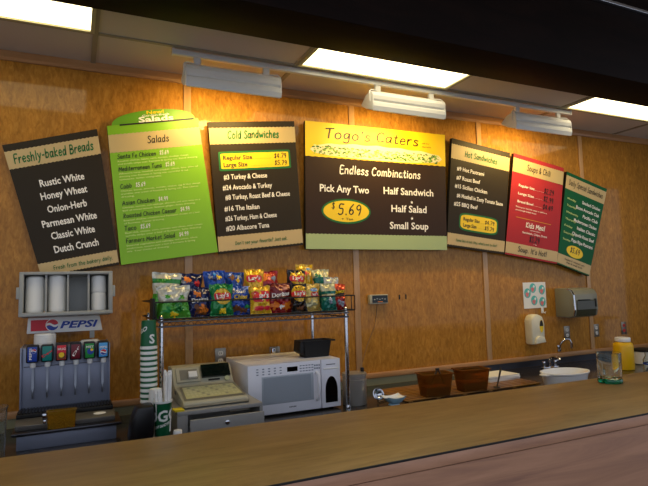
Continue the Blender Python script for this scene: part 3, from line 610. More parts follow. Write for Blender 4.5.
for k in range(5):
    t = thing('paper_cup', ['lowest', 'second lowest', 'middle', 'second highest', 'topmost'][k] + ' white paper cup in the short stack behind the straw cup', 'cup', (.37, -.722, .86 + .035 * k), 'white cups in the short stack')
    b = MB(); b.lathe([(.036, .0), (.039, .001), (.039, .007), (.037, .008), (.029, .118), (.027, .12), (0, .12)], n=26, caps=False); b.build('cup_body', M['cupw'], t)
    if k == 4: b = MB(); warp_text(b, "S", .037, .029, .12, VIEW + .05, .055, .035, .3, 0); b.build('lettering', M['cupg'], t)
# straw cup
t = thing('straw_cup', 'tall green paper cup with white lettering, full of straws', 'cup', (.388, -.83, .86))
prof = [(.031, 0), (.032, .002), (.0415, .212), (.0445, .216), (.0445, .222), (.04, .222), (.0395, .21), (.03, .006), (0, .005)]
b = MB(); b.lathe(prof, n=30, mis=[0, 0, 1, 1, 1, 1, 1, 1]); b.build('cup_body', [M['cupg'], M['cupw']], t)
b = MB(); warp_text(b, "TOGO'S", .032, .0415, .212, VIEW + .05, .132, .05, .1, 0, .25); warp_text(b, 'GREAT SANDWICHES', .032, .0415, .212, VIEW + .1, .108, .013, .3, 0, .11); b.build('lettering', M['cupw'], t)
rnd = random.Random(4)
SL = ['front left', 'far left', 'left', 'short left', 'back left', 'low left']
for k in range(22):
    left = k < 11; a = rnd.uniform(0, 2*PI)
    q_ = k % 11; x = (-.021 if left else .008) + .0105*(q_ % 3) + rnd.uniform(-.002, .002); y = -.018 + .0115*(q_ // 3); top = rnd.uniform(.25, .275) if left else rnd.uniform(.335, .352)
    o = MB(); dx = (-.014 if left else .008) * rnd.uniform(.7, 1); o.tube([(0, 0, 0), (dx, rnd.uniform(-.005, .005), top - .08)], .0056, 8)
    o.add([(dx - .0045, -.005, top - .08), (dx + .0045, -.005, top - .08), (dx + .004, -.0035, top - .072), (dx - .004, -.0035, top - .072)], [[0, 1, 2, 3]])
    tag(o.build('drinking_straw', M['paper'], None, (.388 + x, -.83 + y, .94)), 'paper-wrapped white straw in the %s bunch of the green straw cup' % ('shorter left' if left else 'taller right'), 'straw', 'wrapped straws, shorter left bunch' if left else 'wrapped straws, taller right bunch')
b = MB(); b.prism([(-.055, 0), (-.062, .06), (-.05, .15), (-.028, .205), (.04, .212), (.052, .2), (.047, .08), (.03, 0)], 'y', -.05, .05, bev=.012)
tag(b.build('plastic_caddy', M['black'], None, (.297, -.82, .86)), 'black rounded plastic caddy left of the green straw cup', 'caddy')
t = thing('small_bottle', 'small white capped bottle right of the green straw cup', 'bottle', (.45, -.868, .86)); t.scale = (.72, .72, .72)
b = MB(); b.lathe([(.024, 0), (.026, .003), (.026, .075), (.022, .085)], n=20); b.build('bottle_body', M['white'], t)
b = MB(); b.lathe([(.027, .085), (.028, .087), (.028, .113), (.025, .118), (0, .118)], n=20); b.build('cap', M['white'], t)

# ------------------------------------------------------------------ cash register on its drawer
t = thing('till_box', 'grey metal cash drawer box under the register, drawer slightly open', 'cash drawer', (.675, -.8, .86))
b = MB()
b.box((-.215, 0, .13), (.215, .54, .15), bev=.003); b.box((-.215, 0, 0), (-.165, .54, .13)); b.box((.2, 0, 0), (.215, .54, .13)); b.box((-.165, .2, 0), (.2, .42, .13)); b.box((-.165, 0, 0), (.2, .2, .012)); b.build('case', M['drawer'], t)
b = MB(); b.box((-.16, -.035, .014), (.212, -.02, .112), bev=.003); b.box((-.155, -.02, .014), (.195, .19, .03)); d_ = b.build('drawer', M['drawer'], t)
b = MB(); Mx = Matrix.Translation((.02, -.035, .082)) @ Matrix.Rotation(R(90), 4, 'X'); b.lathe([(.011, 0), (.011, .004), (.007, .007), (0, .007)], n=16, M=Mx); b.build('lock', M['chrome'], d_)
b = MB(); b.box((.05, .02, .118), (.15, .06, .124)); b.build('cash_clip', M['steel'], d_)
t = thing('cash_register', 'beige cash register with a black display and flat key sheet', 'cash register', (.665, -.5, 1.0105)); t.scale = (1, 1, .94)
# rear block, key deck, printer
b = MB(); b.prism([(-.25, 0), (-.262, .02), (-.25, .035), (0, .07), (.02, .078), (.085, .163), (.12, .168), (.22, .163), (.23, 0)], 'x', -.168, .16, bev=.004); b.build('housing', M['beige'], t)
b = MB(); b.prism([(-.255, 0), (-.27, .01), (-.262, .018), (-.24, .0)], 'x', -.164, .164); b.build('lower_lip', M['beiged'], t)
def slope(u, x, d=0):      # point on the key deck, u 0 (front) .. 1 (back)
    n_ = Vector((0, -.14, .99)); return Vector((x * .94 - .004, -.245 + .24*u, .0358 + .0336*u)) + n_ * d
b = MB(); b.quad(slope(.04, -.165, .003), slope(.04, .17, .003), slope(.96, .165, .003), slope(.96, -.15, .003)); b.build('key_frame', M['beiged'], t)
b = MB(); b.quad(slope(.12, -.15, .0045), slope(.12, .158, .0045), slope(.9, .153, .0045), slope(.9, -.138, .0045), 0)
for i in range(14):
    for j in range(5):
        x = -.135 + .0205*i; u = .2 + .14*j
        if (i*7 + j*3) % 11: b.quad(slope(u, x, .005), slope(u, x + .015, .005), slope(u + .1, x + .0146, .005), slope(u + .1, x + .0004, .005), 1 if (i + j) % 5 else 2)
b.build('key_sheet', [M['keys'], mat('key_pale', 'c8c6a0', .4), mat('key_grey', '9a9a84', .4)], t)
def face(s, x, d=0):       # the sloping face of the rear block
    n_ = Vector((0, -.794, .607)); return Vector((x * .9 - .006, .022 + .063*s, .0807 + .0823*s)) + n_ * d
def slab(b, x0, x1, s0, s1, d, mi=0):
    q = [face(s0, x0, d), face(s0, x1, d), face(s1, x1, d), face(s1, x0, d)]; w_ = [face(s0, x0, -.005), face(s0, x1, -.005), face(s1, x1, -.005), face(s1, x0, -.005)]
    b.quad(*q, mi=mi)
    for i in range(4): b.quad(w_[i], w_[(i+1) % 4], q[(i+1) % 4], q[i], mi)
b = MB(); slab(b, -.16, -.02, .06, .92, .012); pc = b.build('printer_cover', M['beige'], t)
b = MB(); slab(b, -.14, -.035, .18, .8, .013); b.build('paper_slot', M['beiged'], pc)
b = MB(); slab(b, -.09, -.04, .25, .6, .03); b.build('receipt', M['paper'], pc)
b = MB(); slab(b, -.008, .168, .25, 1.02, .018); b.build('display', M['lcd'], t)
b = MB(); slab(b, .03, .1, .06, .14, .006); b.build('key_slot', M['matte'], t)
b = MB(); b.lathe([(.014, 0), (.014, .012), (0, .012)], n=16, M=Matrix.Translation(face(.1, .145)) @ Matrix.Rotation(R(61), 4, 'X')); b.build('key_lock', M['keys'], t)
b = MB(); b.box((-.172, -.05, .04), (-.167, -.02, .06)); b.build('side_button', M['beiged'], t)
for x, z, m_, lab in ((.484, 1.0105, 'memo', 'yellow memo pad on the corner of the cash drawer'),):
    o = MB(); o.box((-.024, -.03, 0), (.022, .03, .008)); tag(o.build('memo_pad', M[m_], None, (x - .012, -.765, z), (0, 0, R(4))), lab, 'memo pad')
o = MB(); o.box((-.03, -.03, 0), (.03, .03, .02), bev=.004); tag(o.build('sponge', M['memog'], None, (.47, -.69, 1.01)), 'green and orange pad behind the yellow memo pad', 'pad') if False else None

# ------------------------------------------------------------------ microwave and the black bin on it
t = thing('microwave_oven', 'white microwave oven on the back counter beside the register', 'microwave', (1.19, -.32, .86)); t.scale = (1, 1, .955)
b = MB(); b.box((-.297, -.19, .012), (.285, .26, .312), bev=.004); b.build('case', M['mww'], t)
b = MB()
for x in (-.24, .24):
    for y in (-.16, .17): b.lathe([(.014, 0), (.014, .013)], (x, y, 0), 12)
b.build('foot', M['matte'], t)
b = MB(); b.box((-.297, -.212, .014), (.155, -.19, .312), bev=.007); dr = b.build('door', M['mww'], t)
b = MB(); b.box((-.215, -.2135, .075), (.105, -.2115, .24), bev=.0005); b.build('door_window', M['mwwin'], dr)
b = MB(); b.box((-.205, -.2145, .085), (.088, -.2134, .232)); b.build('window_mesh', mat('microwave_mesh', '969ea6', .2), dr)
b = MB(); b.tube([(.125, -.214, .24), (.128, -.236, .225), (.13, -.242, .16), (.128, -.236, .09), (.125, -.214, .07)], .009, 10); b.build('handle', M['mww'], dr)
b = MB(); b.box((-.06, -.2136, .258), (.005, -.2116, .286)); b.build('clock_display', M['blackgl'], dr)
b = MB()
for r0_ in ((-.24, -.1, 5), (.025, .1, 5)):
    for i in range(r0_[2]):
        for j in range(3):
            x = r0_[0] + (r0_[1] - r0_[0]) * i / (r0_[2]-1); b.box((x - .006, -.2132, .252 + .016*j), (x + .006, -.2118, .257 + .016*j))
for i in range(3):
    for j in range(2): b.box((.112 + .014*i, -.2134, .258 + .018*j), (.12 + .014*i, -.2116, .268 + .018*j))
b.build('key_marks', mat('key_blue_grey', '5a6478', .4), dr)
b = MB(); [b.box((-.05 + .009*k, -.2128, .044), (-.044 + .009*k, -.2118, .051)) for k in range(5)]; b.build('maker_mark', mat('print_grey', '4a4c52', .5), dr)
b = MB(); b.box((.158, -.212, .014), (.285, -.19, .312), bev=.006); pn = b.build('control_panel', M['mww'], t)
b = MB(); pts = [(.182, .045), (.262, .045)] + [(.222 + .04*math.cos(PI*k/14), .12 + .085*math.sin(PI*k/14)) for k in range(15)]
b.prism(pts, 'y', -.2138, -.2118); b.build('arched_recess', M['blackgl'], pn)
b = MB(); b.box((.172, -.217, .248), (.27, -.211, .258), bev=.002); b.build('panel_bar', M['white'], pn)
b = MB(); b.box((.19, -.2128, .276), (.25, -.2118, .281)); b.build('panel_mark', MATS['print_grey'], pn)
b = MB(); b.box((-.2978, -.12, .11), (-.2965, -.09, .15)); b.build('side_label', M['inkw'], t)
t = thing('black_bin', 'black plastic bin standing on the white microwave', 'bin', (1.38, -.36, 1.1586)); t.scale = (1.04, 1, .92)
b = MB(); hollow_box(b, .092, .06, .105, .004, .012, rim=.008); b.build('tub', M['matte'], t)
b = MB(); b.prism([(-.09, .02), (-.115, .04), (-.108, .112), (-.09, .112)], 'y', -.055, .055, bev=.002); b.build('hopper_front', M['matte'], t)
b = MB(); b.box((.098, -.06, .1), (.118, .06, .111), bev=.002); b.build('rear_lip', M['matte'], t)

# ------------------------------------------------------------------ wire rack
X0, X1, YF, YB, ZS = .405, 1.515, -.585, -.06, 1.425
t = thing('wire_rack', 'chrome wire rack shelf with black basket over the microwave', 'rack', ((X0+X1)/2, (YF+YB)/2, .86))
c0 = Vector(((X0+X1)/2, (YF+YB)/2, .86))
def L(x, y, z): return Vector((x, y, z)) - c0
for x in (X0 + .015, X1 - .012):
    for y in (YF + .015, YB - .0):
        b = MB(); q = L(x, y, .86); pf = []
        z = 0
        while z < .59: pf += [(.0125, z), (.0125, z + .022), (.0112, z + .0225), (.0112, z + .0255)]; z += .026
        b.lathe([(.016, 0), (.016, .012)] + pf[2:] + [(.0125, .6), (.006, .606)], (q.x, q.y, q.z), 12); b.build('post', M['chrome'], t)
b = MB()
for z in (ZS - .018, ZS + .008):
    for y in (YF, YB): b.tube([L(X0, y, z), L(X1, y, z)], .0045, 6)
    for x in (X0, X1): b.tube([L(x, YF, z), L(x, YB, z)], .0045, 6)
for y in (YF, YB):                                    # truss wires under the front and back edge
    P = [L(X0 + (X1-X0)*k/60, y, ZS + (.006 if k % 2 else -.016)) for k in range(61)]; b.tube(P, .0025, 5)
for k in range(28): x = X0 + (X1-X0)*(k + .5)/28; b.tube([L(x, YF, ZS + .013), L(x, YB, ZS + .013)], .0025, 5)
b.build('shelf', M['dsteel'], t)
b = MB()
zb0, zb1 = ZS + .022, 1.535
for z in (zb0, zb1): b.tube([L(X0 - .02, YF - .012, z), L(X1 + .03, YF - .012, z), L(X1 + .045, YF + .005, z), L(X1 + .045, YB, z), L(X0 - .02, YB, z)], .004, 6, closed=True)
for k in range(8): x = X0 - .015 + (X1 - X0 + .03)*k/7; b.tube([L(x, YF - .012, zb0), L(x, YF - .012, zb1)], .003, 6) if k in (0, 7) else None
for k in range(4): y = YF + (YB-YF)*k/3; b.tube([L(X1 + .045, y, zb0), L(X1 + .045, y, zb1)], .003, 6)
b.build('basket', M['wire'], t)
b = MB(); b.box(L(X0 - .028, YF - .005, zb0), L(X0 - .018, YF + .13, zb1 + .02), bev=.002); b.build('basket_end', M['matte'], t)

# chip bags
def bag(x, y, z, w, h, label, bands, words=(), disc_=None, band=None, rz=0, tilt=0, roll=0, seed=0, d=.042, flecks=()):
    """pillow bag: bands [(v, material)] from the bottom up; words (text, u, v, height, width, material, rot)"""
    t = thing('chip_bag', label, 'chip bag', (x, y, z), 'chip bags on the wire rack', rot=(tilt, roll, rz))
    NU, NV = 22, 28
    def prof(u, v):
        a = max(0, 1 - abs(2*u-1)**2.6)**.62; e = max(0, math.sin(PI * min(1, max(0, (v - .06)/.88))))**.42 if .06 < v < .94 else 0
        n_ = noise.noise(Vector((u*5 + seed*3.1, v*6, seed))) * .011 + noise.noise(Vector((u*11 + seed, v*13, seed*2.3))) * .007
        crease = .004*math.sin(u*26 + seed)*(abs(v - .5)*2)**3
        return d * a * e * (1.1 - .35*v) + (n_ * (.5 + .5*a) + crease)
    def P(u, v, side, off=0):
        narrow = 1 - .15 * math.sin(PI * v)**2
        xx = (u - .5) * w * narrow + .006*noise.noise(Vector((v*4, seed*5.1, side)))
        zz = v*h + (.008*noise.noise(Vector((u*4, seed*2.2, 4))) if v > .9 else 0)
        lean = .012*noise.noise(Vector((u*3, v*2, seed*1.7))) * v
        return Vector((xx, lean + (-(prof(u, v) + .001 + off) if side < 0 else prof(u, v)*.8 + .001), zz))
    b = MB(); ms = []; mi = []
    for v_, m_ in bands:
        if m_ not in ms: ms.append(m_)
    def which(v):
        for v_, m_ in bands:
            if v <= v_: return ms.index(m_)
        return ms.index(bands[-1][1])
    for side in (-1, 1):
        base = len(b.v); b.v += [tuple(P(i/NU, j/NV, side)) for j in range(NV+1) for i in range(NU+1)]
        for j in range(NV):
            for i in range(NU):
                q = [base + j*(NU+1)+i, base + j*(NU+1)+i+1, base + (j+1)*(NU+1)+i+1, base + (j+1)*(NU+1)+i]
                b.f.append(q if side < 0 else q[::-1]); b.m.append(which((j+.5)/NV)); b.sm.append(True)
    n1 = (NU+1)*(NV+1)
    rim = [i for i in range(NU+1)] + [j*(NU+1)+NU for j in range(1, NV+1)] + [NV*(NU+1)+i for i in range(NU-1, -1, -1)] + [j*(NU+1) for j in range(NV-1, 0, -1)]
    for k in range(len(rim)): a, c = rim[k], rim[(k+1) % len(rim)]; b.f.append([a, a + n1, c + n1, c]); b.m.append(0); b.sm.append(False)
    b.build('pouch', ms, t)
    b = MB(); ms = []
    def S(m_):
        if m_ not in ms: ms.append(m_)
        return ms.index(m_)
    def grid_disc(cu, cv, ru, rv, m_, off, sq=2, jag=0):
        rings = 5; vs = [P(cu, cv, -1, off)]; n_ = 28
        for r_ in range(1, rings+1):
            for k in range(n_):
                a = 2*PI*k/n_; j_ = 1 + jag*noise.noise(Vector((math.cos(a)*1.6 + cu*9, math.sin(a)*1.6 + cv*7, seed))); ca, sa = math.cos(a)*j_, math.sin(a)*j_; vs.append(P(cu + ru*r_/rings*math.copysign(abs(ca)**(2/sq), ca), cv + rv*r_/rings*math.copysign(abs(sa)**(2/sq), sa), -1, off))
        fs = [[0, 1+k, 1+(k+1) % n_] for k in range(n_)]
        for r_ in range(rings-1): fs += [[1+r_*n_+k, 1+(r_+1)*n_+k, 1+(r_+1)*n_+(k+1) % n_, 1+r_*n_+(k+1) % n_] for k in range(n_)]
        b.add(vs, fs, S(m_), True)
    if disc_:
        for q in disc_: grid_disc(*q[:5], q[5] if len(q) > 5 else .002, q[6] if len(q) > 6 else 2)
    rnd = random.Random(seed + 50)
    for k, (cu, cv, r_, m_) in enumerate(flecks): grid_disc(cu, cv, r_*1.15, r_*w/h*.9, m_, .0015 + k*.0003, 2, 1.1)
    for s_, u, v, hh, ww, m_, rot in words:
        g = text2d(s_, hh*1.38, .03, .1); W_ = width2d(g[0]); x0 = min(q[0] for q in g[0]); f_ = ww*w/W_; ca, sa = math.cos(rot), math.sin(rot); vs = []
        for px, py in g[0]:
            px = (px-x0)*f_ - ww*w/2; vs.append(P(u + (px*ca - py*sa)/w, v + (px*sa + py*ca)/h, -1, .004))
        b.add(vs, g[1], S(m_))
    if ms: b.build('printing', ms, t)
    return t
F_ = dict(green=foil('green', '1f7a2c'), wht=foil('white', 'c8c6b4'), navy=foil('navy', '182458'), lgreen=foil('emerald', '0f7a3c'), blue=foil('blue', '1c4aa8'), yel=foil('yellow', 'e0b020'), pyel=foil('pale_yellow', 'd8b860'), red=foil('red', 'a0141c'), dred=foil('dark_red', '6e1014'), blk=foil('black', '1c1412'), teal=foil('teal', '0f6a5a'), cream=foil('cream', 'c8c090'), org=foil('orange', 'd8481c'), brightgreen=foil('leaf_green', '4a9a2c'), silver=foil('silver', '9a9ea8'))
Z0 = 1.4455
LAY = lambda cu, cv, ru: [(cu, cv, ru, ru*.62, F_['yel'], .0012), (cu, cv, ru*1.02, ru*.3, M['pred'], .0024, 4)]
BR = M['pbrown']
FR = [  # front row, x, width, height
 (.49, .155, .175, 'white and green chip bag, leftmost of the front row', [(.5, F_['brightgreen']), (1, F_['wht'])], dict(flecks=[(.3, .25, .1, M['pgreen']), (.65, .3, .13, F_['green']), (.5, .12, .1, M['pyel']), (.75, .62, .08, F_['brightgreen']), (.3, .66, .06, F_['brightgreen'])])),
 (.637, .118, .168, 'navy blue chip bag with tan chips, second in the front row', [(1, F_['navy'])], dict(words=[('Doritos', .5, .5, .024, .8, M['inkw'], .1)], flecks=[(.5, .22, .24, M['pbrown']), (.6, .26, .16, M['orange']), (.4, .75, .12, M['orange'])])),
 (.75, .115, .175, 'emerald green chip bag with yellow disc, third in the front row', [(1, F_['lgreen'])], dict(disc_=LAY(.52, .6, .4), words=[("Lay's", .52, .56, .026, .62, M['inkw'], .15)], flecks=[(.5, .15, .14, M['pyel'])])),
 (.868, .125, .162, 'blue chip bag with yellow wording, fourth in the front row', [(.45, F_['blue']), (.52, F_['navy']), (1, F_['blue'])], dict(words=[('Sun', .5, .74, .02, .4, M['inkw'], .0), ('Chips', .5, .54, .026, .6, M['pyel'], .0)], flecks=[(.3, .2, .14, BR), (.55, .14, .14, BR), (.78, .26, .09, M['pgreen']), (.2, .82, .09, F_['silver'])])),
 (.978, .115, .165, 'yellow chip bag with large red band, fifth in the front row', [(1, F_['yel'])], dict(disc_=[(.5, .62, .46, .2, M['pred'], .002, 5), (.52, .2, .4, .08, M['pred'], .002, 5)], words=[("Lay's", .5, .55, .034, .72, M['inkw'], .05)])),
 (1.107, .155, .172, 'dark red chip bag with orange chips, sixth in the front row', [(.4, F_['red']), (1, F_['dred'])], dict(words=[('Doritos', .52, .54, .026, .7, M['inkw'], .12)], flecks=[(.3, .22, .13, M['orange']), (.72, .2, .15, M['orange']), (.52, .2, .08, M['inkw'])])),
 (1.215, .088, .165, 'black chip bag with yellow disc, seventh in the front row', [(.35, F_['blk']), (1, F_['blk'])], dict(disc_=[(.5, .66, .5, .3, F_['yel'], .0012), (.5, .62, .52, .12, M['pred'], .0024, 4)], words=[("Lay's", .5, .59, .024, .75, M['inkw'], .05)], flecks=[(.5, .12, .2, BR)])),
 (1.312, .118, .172, 'pale yellow chip bag with small red label, eighth in the front row', [(1, F_['pyel'])], dict(disc_=[(.62, .6, .22, .085, M['pred'], .002, 4), (.6, .77, .2, .06, M['lblue'], .002)], words=[("Lay's", .62, .57, .016, .32, M['inkw'], .05), ('Baked', .6, .755, .012, .26, M['inkw'], 0)], flecks=[(.45, .28, .2, F_['cream'])])),
 (1.41, .092, .165, 'teal chip bag with cream top, ninth in the front row', [(.55, F_['teal']), (.62, F_['cream']), (.7, F_['teal']), (1, F_['cream'])], dict(flecks=[(.5, .42, .1, M['inkw']), (.5, .3, .09, F_['silver'])])),
 (1.497, .09, .158, 'orange and red chip bag at the right end of the front row', [(.42, F_['red']), (1, F_['org'])], dict(disc_=[(.5, .66, .46, .11, M['ink'], .002, 3)], words=[('Cheetos', .5, .63, .022, .8, M['pyel'], .12)], flecks=[(.6, .24, .2, F_['silver'])])),
]
for i, (x, w, h, lab, bands, kw) in enumerate(FR):
    bag(x, -.535 + .046*(i % 2), Z0, w*1.14, h*(1 + .03*math.sin(i*4.3)), lab, bands, seed=i + 1, tilt=R(-6 + 1.5*math.sin(i)), rz=R(5*math.sin(i*1.9)), roll=R(2.5*math.sin(i*3.1)), d=.034, **kw)
BK = [
 (.475, .16, .245, 'white and green chip bag standing behind the leftmost front bag', [(.5, F_['brightgreen']), (.76, F_['wht']), (.86, F_['green']), (1, F_['wht'])], dict()),
 (.63, .15, .24, 'navy chip bag leaning behind the navy front bag', [(.75, F_['navy']), (1, F_['navy'])], dict(flecks=[(.4, .85, .12, M['orange']), (.75, .75, .1, M['pred']), (.2, .8, .08, F_['silver'])])),
 (.775, .125, .252, 'blue chip bag with silver flecks behind the emerald front bag', [(1, F_['blue'])], dict(flecks=[(.3, .86, .1, F_['silver']), (.7, .84, .12, M['pyel']), (.5, .92, .06, M['lblue']), (.45, .8, .1, F_['navy'])])),
 (.9, .12, .246, 'blue and orange chip bag behind the blue front bag', [(1, F_['blue'])], dict(flecks=[(.35, .84, .14, BR), (.7, .88, .1, F_['silver']), (.6, .78, .1, M['pyel'])])),
 (1.01, .12, .262, 'yellow chip bag with red band behind the yellow front bag', [(1, F_['yel'])], dict(disc_=[(.5, .76, .42, .09, M['pred'], .002, 4)], words=[("Lay's", .5, .73, .024, .66, M['inkw'], .1)])),
 (1.13, .155, .248, 'bright red chip bag behind the dark red front bag', [(1, F_['red'])], dict(flecks=[(.3, .86, .14, M['orange']), (.75, .8, .1, F_['silver']), (.55, .9, .08, M['orange'])])),
 (1.265, .115, .25, 'black chip bag with yellow disc in the back row', [(1, F_['blk'])], dict(disc_=[(.55, .8, .44, .19, F_['yel'], .0012), (.55, .78, .45, .08, M['pred'], .0024, 4)], words=[("Lay's", .55, .755, .024, .62, M['inkw'], .05)])),
 (1.375, .125, .29, 'yellow chip bag with pale label, tallest of the back row', [(1, F_['yel'])], dict(flecks=[(.65, .9, .2, F_['pyel']), (.7, .9, .1, M['lblue']), (.45, .78, .14, M['pred']), (.6, .72, .16, F_['pyel'])])),
 (1.475, .115, .255, 'teal and cream chip bag standing in the back row', [(.8, F_['teal']), (1, F_['cream'])], dict(flecks=[(.3, .82, .16, F_['teal']), (.75, .88, .1, F_['wht'])])),
]
for i, (x, w, h, lab, bands, kw) in enumerate(BK):
    bag(x + .0, -.33 + .075*(i % 2), Z0 + .006, w*1.04, h, lab, bands, seed=i + 21, tilt=R(-4 + 4*math.sin(i*1.3)), rz=R(7*math.sin(i*2.9)), roll=R(4*math.sin(i*2.1 + 1)), d=.045, **kw)
bag(1.49, -.405, Z0 + .003, .1, .2, 'cream chip bag leaning between the teal front bag and the back row', [(.7, F_['teal']), (.8, F_['cream']), (1, F_['wht'])], seed=41, tilt=R(-3), rz=R(-6), d=.03)
bag(1.66, -.33, Z0, .1, .185, 'orange chip bag behind the orange and red front bag', [(1, F_['org'])], seed=42, tilt=R(-3), d=.03) if False else None

# ------------------------------------------------------------------ things on the back counter to the right
t = thing('steel_canister', 'steel canister with a hinged lid beside the microwave', 'canister', (1.6, -.47, .86))
b = MB(); b.lathe([(.074, 0), (.076, .004), (.076, .145), (.078, .147), (.078, .153), (.075, .155), (.075, .172), (.079, .174), (.079, .182), (.072, .184)], n=32); b.build('can', M['steel'], t)
b = MB(); b.lathe([(.077, .184), (.077, .19), (.03, .196), (0, .197)], n=32); b.build('lid', M['steel'], t)
b = MB(); b.box((.05, -.01, .188), (.068, .01, .218), bev=.004); b.build('lid_knob', M['black'], t)
t = thing('round_ladle', 'chrome ladle with a round bowl beside the steel canister', 'ladle', (1.715, -.56, .86))
b = MB(); Mx = Matrix.Translation((0, 0, .06)) @ Matrix.Rotation(R(70), 4, 'X') @ Matrix.Rotation(R(0), 4, 'Z')
b.lathe([(.0, -.02), (.02, -.015), (.033, -.002), (.036, .006), (.038, .008), (.034, .009), (.03, .0), (.018, -.011), (0, -.016)], n=22, M=Mx, caps=False); b.build('bowl', M['chrome'], t)
b = MB(); b.tube([(-.0, .0, .024), (.01, .02, .008), (.07, .05, .007), (.13, .08, .008)], .005); b.build('stem', M['chrome'], t)
t = thing('slatted_rack', 'brown slatted wooden rack lying on the back counter', 'rack', (2.45, -.42, .86))
b = MB()
rnd = random.Random(8)
for k in range(10): y = -.2 + .042*k; b.box((-.57, y, .005), (.57, y + .028, .012), bev=.002)
for k in range(6): x = -.55 + .214*k; b.box((x, -.2, 0), (x + .03, .205, .005))
b.build('slats', W_slat, t)
t = thing('small_dish', 'small white and blue dish on the counter near the steel canister', 'dish', (1.785, -.63, .86))
b = MB()
NU = 12
for sgn in (0, 1):
    base = len(b.v); s_ = .003*sgn
    for j in range(NU+1):
        for i in range(NU+1):
            u = i/NU*2-1; v = j/NU*2-1; b.v.append((u*(.065 - .02*(1-max(abs(u), abs(v))**2)), v*.05, .004 + s_ + .042*max(abs(u), abs(v))**2.2 + .012*(u*u*v*v)))
    for j in range(NU):
        for i in range(NU): q = [base+j*(NU+1)+i, base+j*(NU+1)+i+1, base+(j+1)*(NU+1)+i+1, base+(j+1)*(NU+1)+i]; b.f.append(q if sgn else q[::-1]); b.m.append(1-sgn); b.sm.append(True)
b.build('bowl', [M['white'], mat('dish_blue', '9ac4d8', .3)], t)
b = MB(); b.box((-.03, -.02, 0), (.03, .02, .008), bev=.003); b.build('foot', MATS['dish_blue'], t)
def brown_pan(x, y, label, w, d_, rz):
    t = thing('plastic_pan', label, 'pan', (x, y, .8725), 'brown plastic food pans', rz)
    b = MB(); hollow_box(b, w, d_, .138, .004, .016, rim=.008); b.build('tub', M['brown'], t)
    b = MB(); b.box((-w + .02, -d_ + .02, .004), (w - .02, d_ - .02, .06), bev=.006); b.build('contents', M['pbrown'], t)
    return t
brown_pan(2.13, -.58, 'smoked brown plastic pan nearer the steel canister', .103, .064, R(-8))
brown_pan(2.44, -.57, 'smoked brown plastic pan nearer the white tub', .106, .066, R(-8))
t = thing('serving_tongs', 'dark tongs standing bent in the nearer brown pan', 'tongs', (2.13, -.58, .9455))
b = MB(); b.tube([(-.055, -.03, 0), (-.02, -.032, .06), (.0, -.034, .1)], .005); b.tube([(.05, -.03, 0), (.025, -.032, .06), (.003, -.034, .1)], .005); b.box((-.012, -.041, .09), (.014, -.027, .104), bev=.003); b.build('arms', M['handle'], t)
t = thing('serving_spoon', 'dark handled spoon leaning beside the farther brown pan', 'spoon', (2.63, -.55, .8725))
b = MB(); b.tube([(0, -.05, .003), (.06, -.01, .06), (.1, .01, .115)], .006, rs=[.005, .006, .008]); b.build('handle', M['handle'], t)
b = MB(); b.lathe([(0, 0), (.02, .003), (.026, .008), (.024, .009), (0, .004)], (-.01, -.06, 0), 16, caps=False); b.build('bowl', M['handle'], t)
t = thing('paper_stack', 'stack of white papers on the brown slatted rack', 'papers', (2.86, -.33, .8725))
b = MB(); rnd = random.Random(2)
for k in range(6): b.box((-.15, -.1, .006*k), (.15, .1, .006*k + .0055), M=Matrix.Rotation(rnd.uniform(-.06, .06), 4, 'Z'))
b.build('sheets', M['paper'], t)
t = thing('white_tub', 'large white round tub with lug handles', 'tub', (3.11, -.75, .86))
b = MB(); b.lathe([(.15, 0), (.158, .006), (.176, .085), (.186, .09), (.188, .1), (.18, .102), (.17, .09), (.152, .012), (0, .01)], n=40, sy=.72); b.build('bowl', M['white'], t)
for s_ in (-1, 1): b = MB(); b.prism([(s_*.17, -.04), (s_*.21, -.03), (s_*.222, 0), (s_*.21, .03), (s_*.17, .04)], 'z', .085, .095, bev=.003); b.build('lug_handle', M['white'], t)
t = thing('deck_faucet', 'low chrome faucet with two handles behind the white tub', 'faucet', (3.62, -.15, .86))
b = MB(); b.box((-.085, -.022, 0), (.085, .022, .014), bev=.006); b.build('base', M['chrome'], t)
b = MB(); b.lathe([(.014, .014), (.012, .05)], n=14); b.tube([(0, 0, .05), (0, -.01, .085), (0, -.05, .1), (0, -.1, .09), (0, -.11, .078)], .009); b.build('spout', M['chrome'], t)
for s_ in (-1, 1): b = MB(); b.lathe([(.012, .014), (.011, .045), (.014, .05), (.012, .06), (0, .06)], (s_*.065, 0, 0), 14); b.tube([(s_*.065, 0, .056), (s_*.1, -.015, .062)], .005); b.build('tap_handle', M['chrome'], t)
t = thing('wall_faucet', 'curved chrome spigot on the wall under the towel dispenser', 'faucet', (3.9, 0, .99))
b = MB(); b.box((-.022, -.012, -.03), (.022, 0, .03), bev=.004); b.build('wall_plate', M['chrome'], t)
b = MB(); b.tube([(0, -.01, 0), (.0, -.02, .03), (.01, -.035, .06), (.035, -.05, .082), (.065, -.065, .08), (.08, -.07, .05), (.081, -.07, .02)], .008, 10); b.build('spout', M['chrome'], t)
b = MB(); b.lathe([(.012, .0), (.012, .045)], (.081, -.07, 0), 12); b.build('nozzle', M['chrome'], t)
t = thing('mustard_jug', 'yellow mustard jug with a white lid at the right', 'jug', (4.04, -.52, .86))
b = MB(); b.lathe([(.07, 0), (.075, .005), (.075, .185), (.07, .205), (.052, .22), (.052, .232)], n=30); b.build('jug_body', M['must'], t)
b = MB(); b.lathe([(.057, .222), (.058, .224), (.058, .25), (.054, .255), (0, .255)], n=30); b.build('lid', M['white'], t)
t = thing('white_tin', 'white round container at the right edge behind the mustard jug', 'container', (4.45, -.42, .86))
b = MB(); b.lathe([(.085, 0), (.09, .004), (.09, .105)], n=30); b.build('can', M['white'], t)
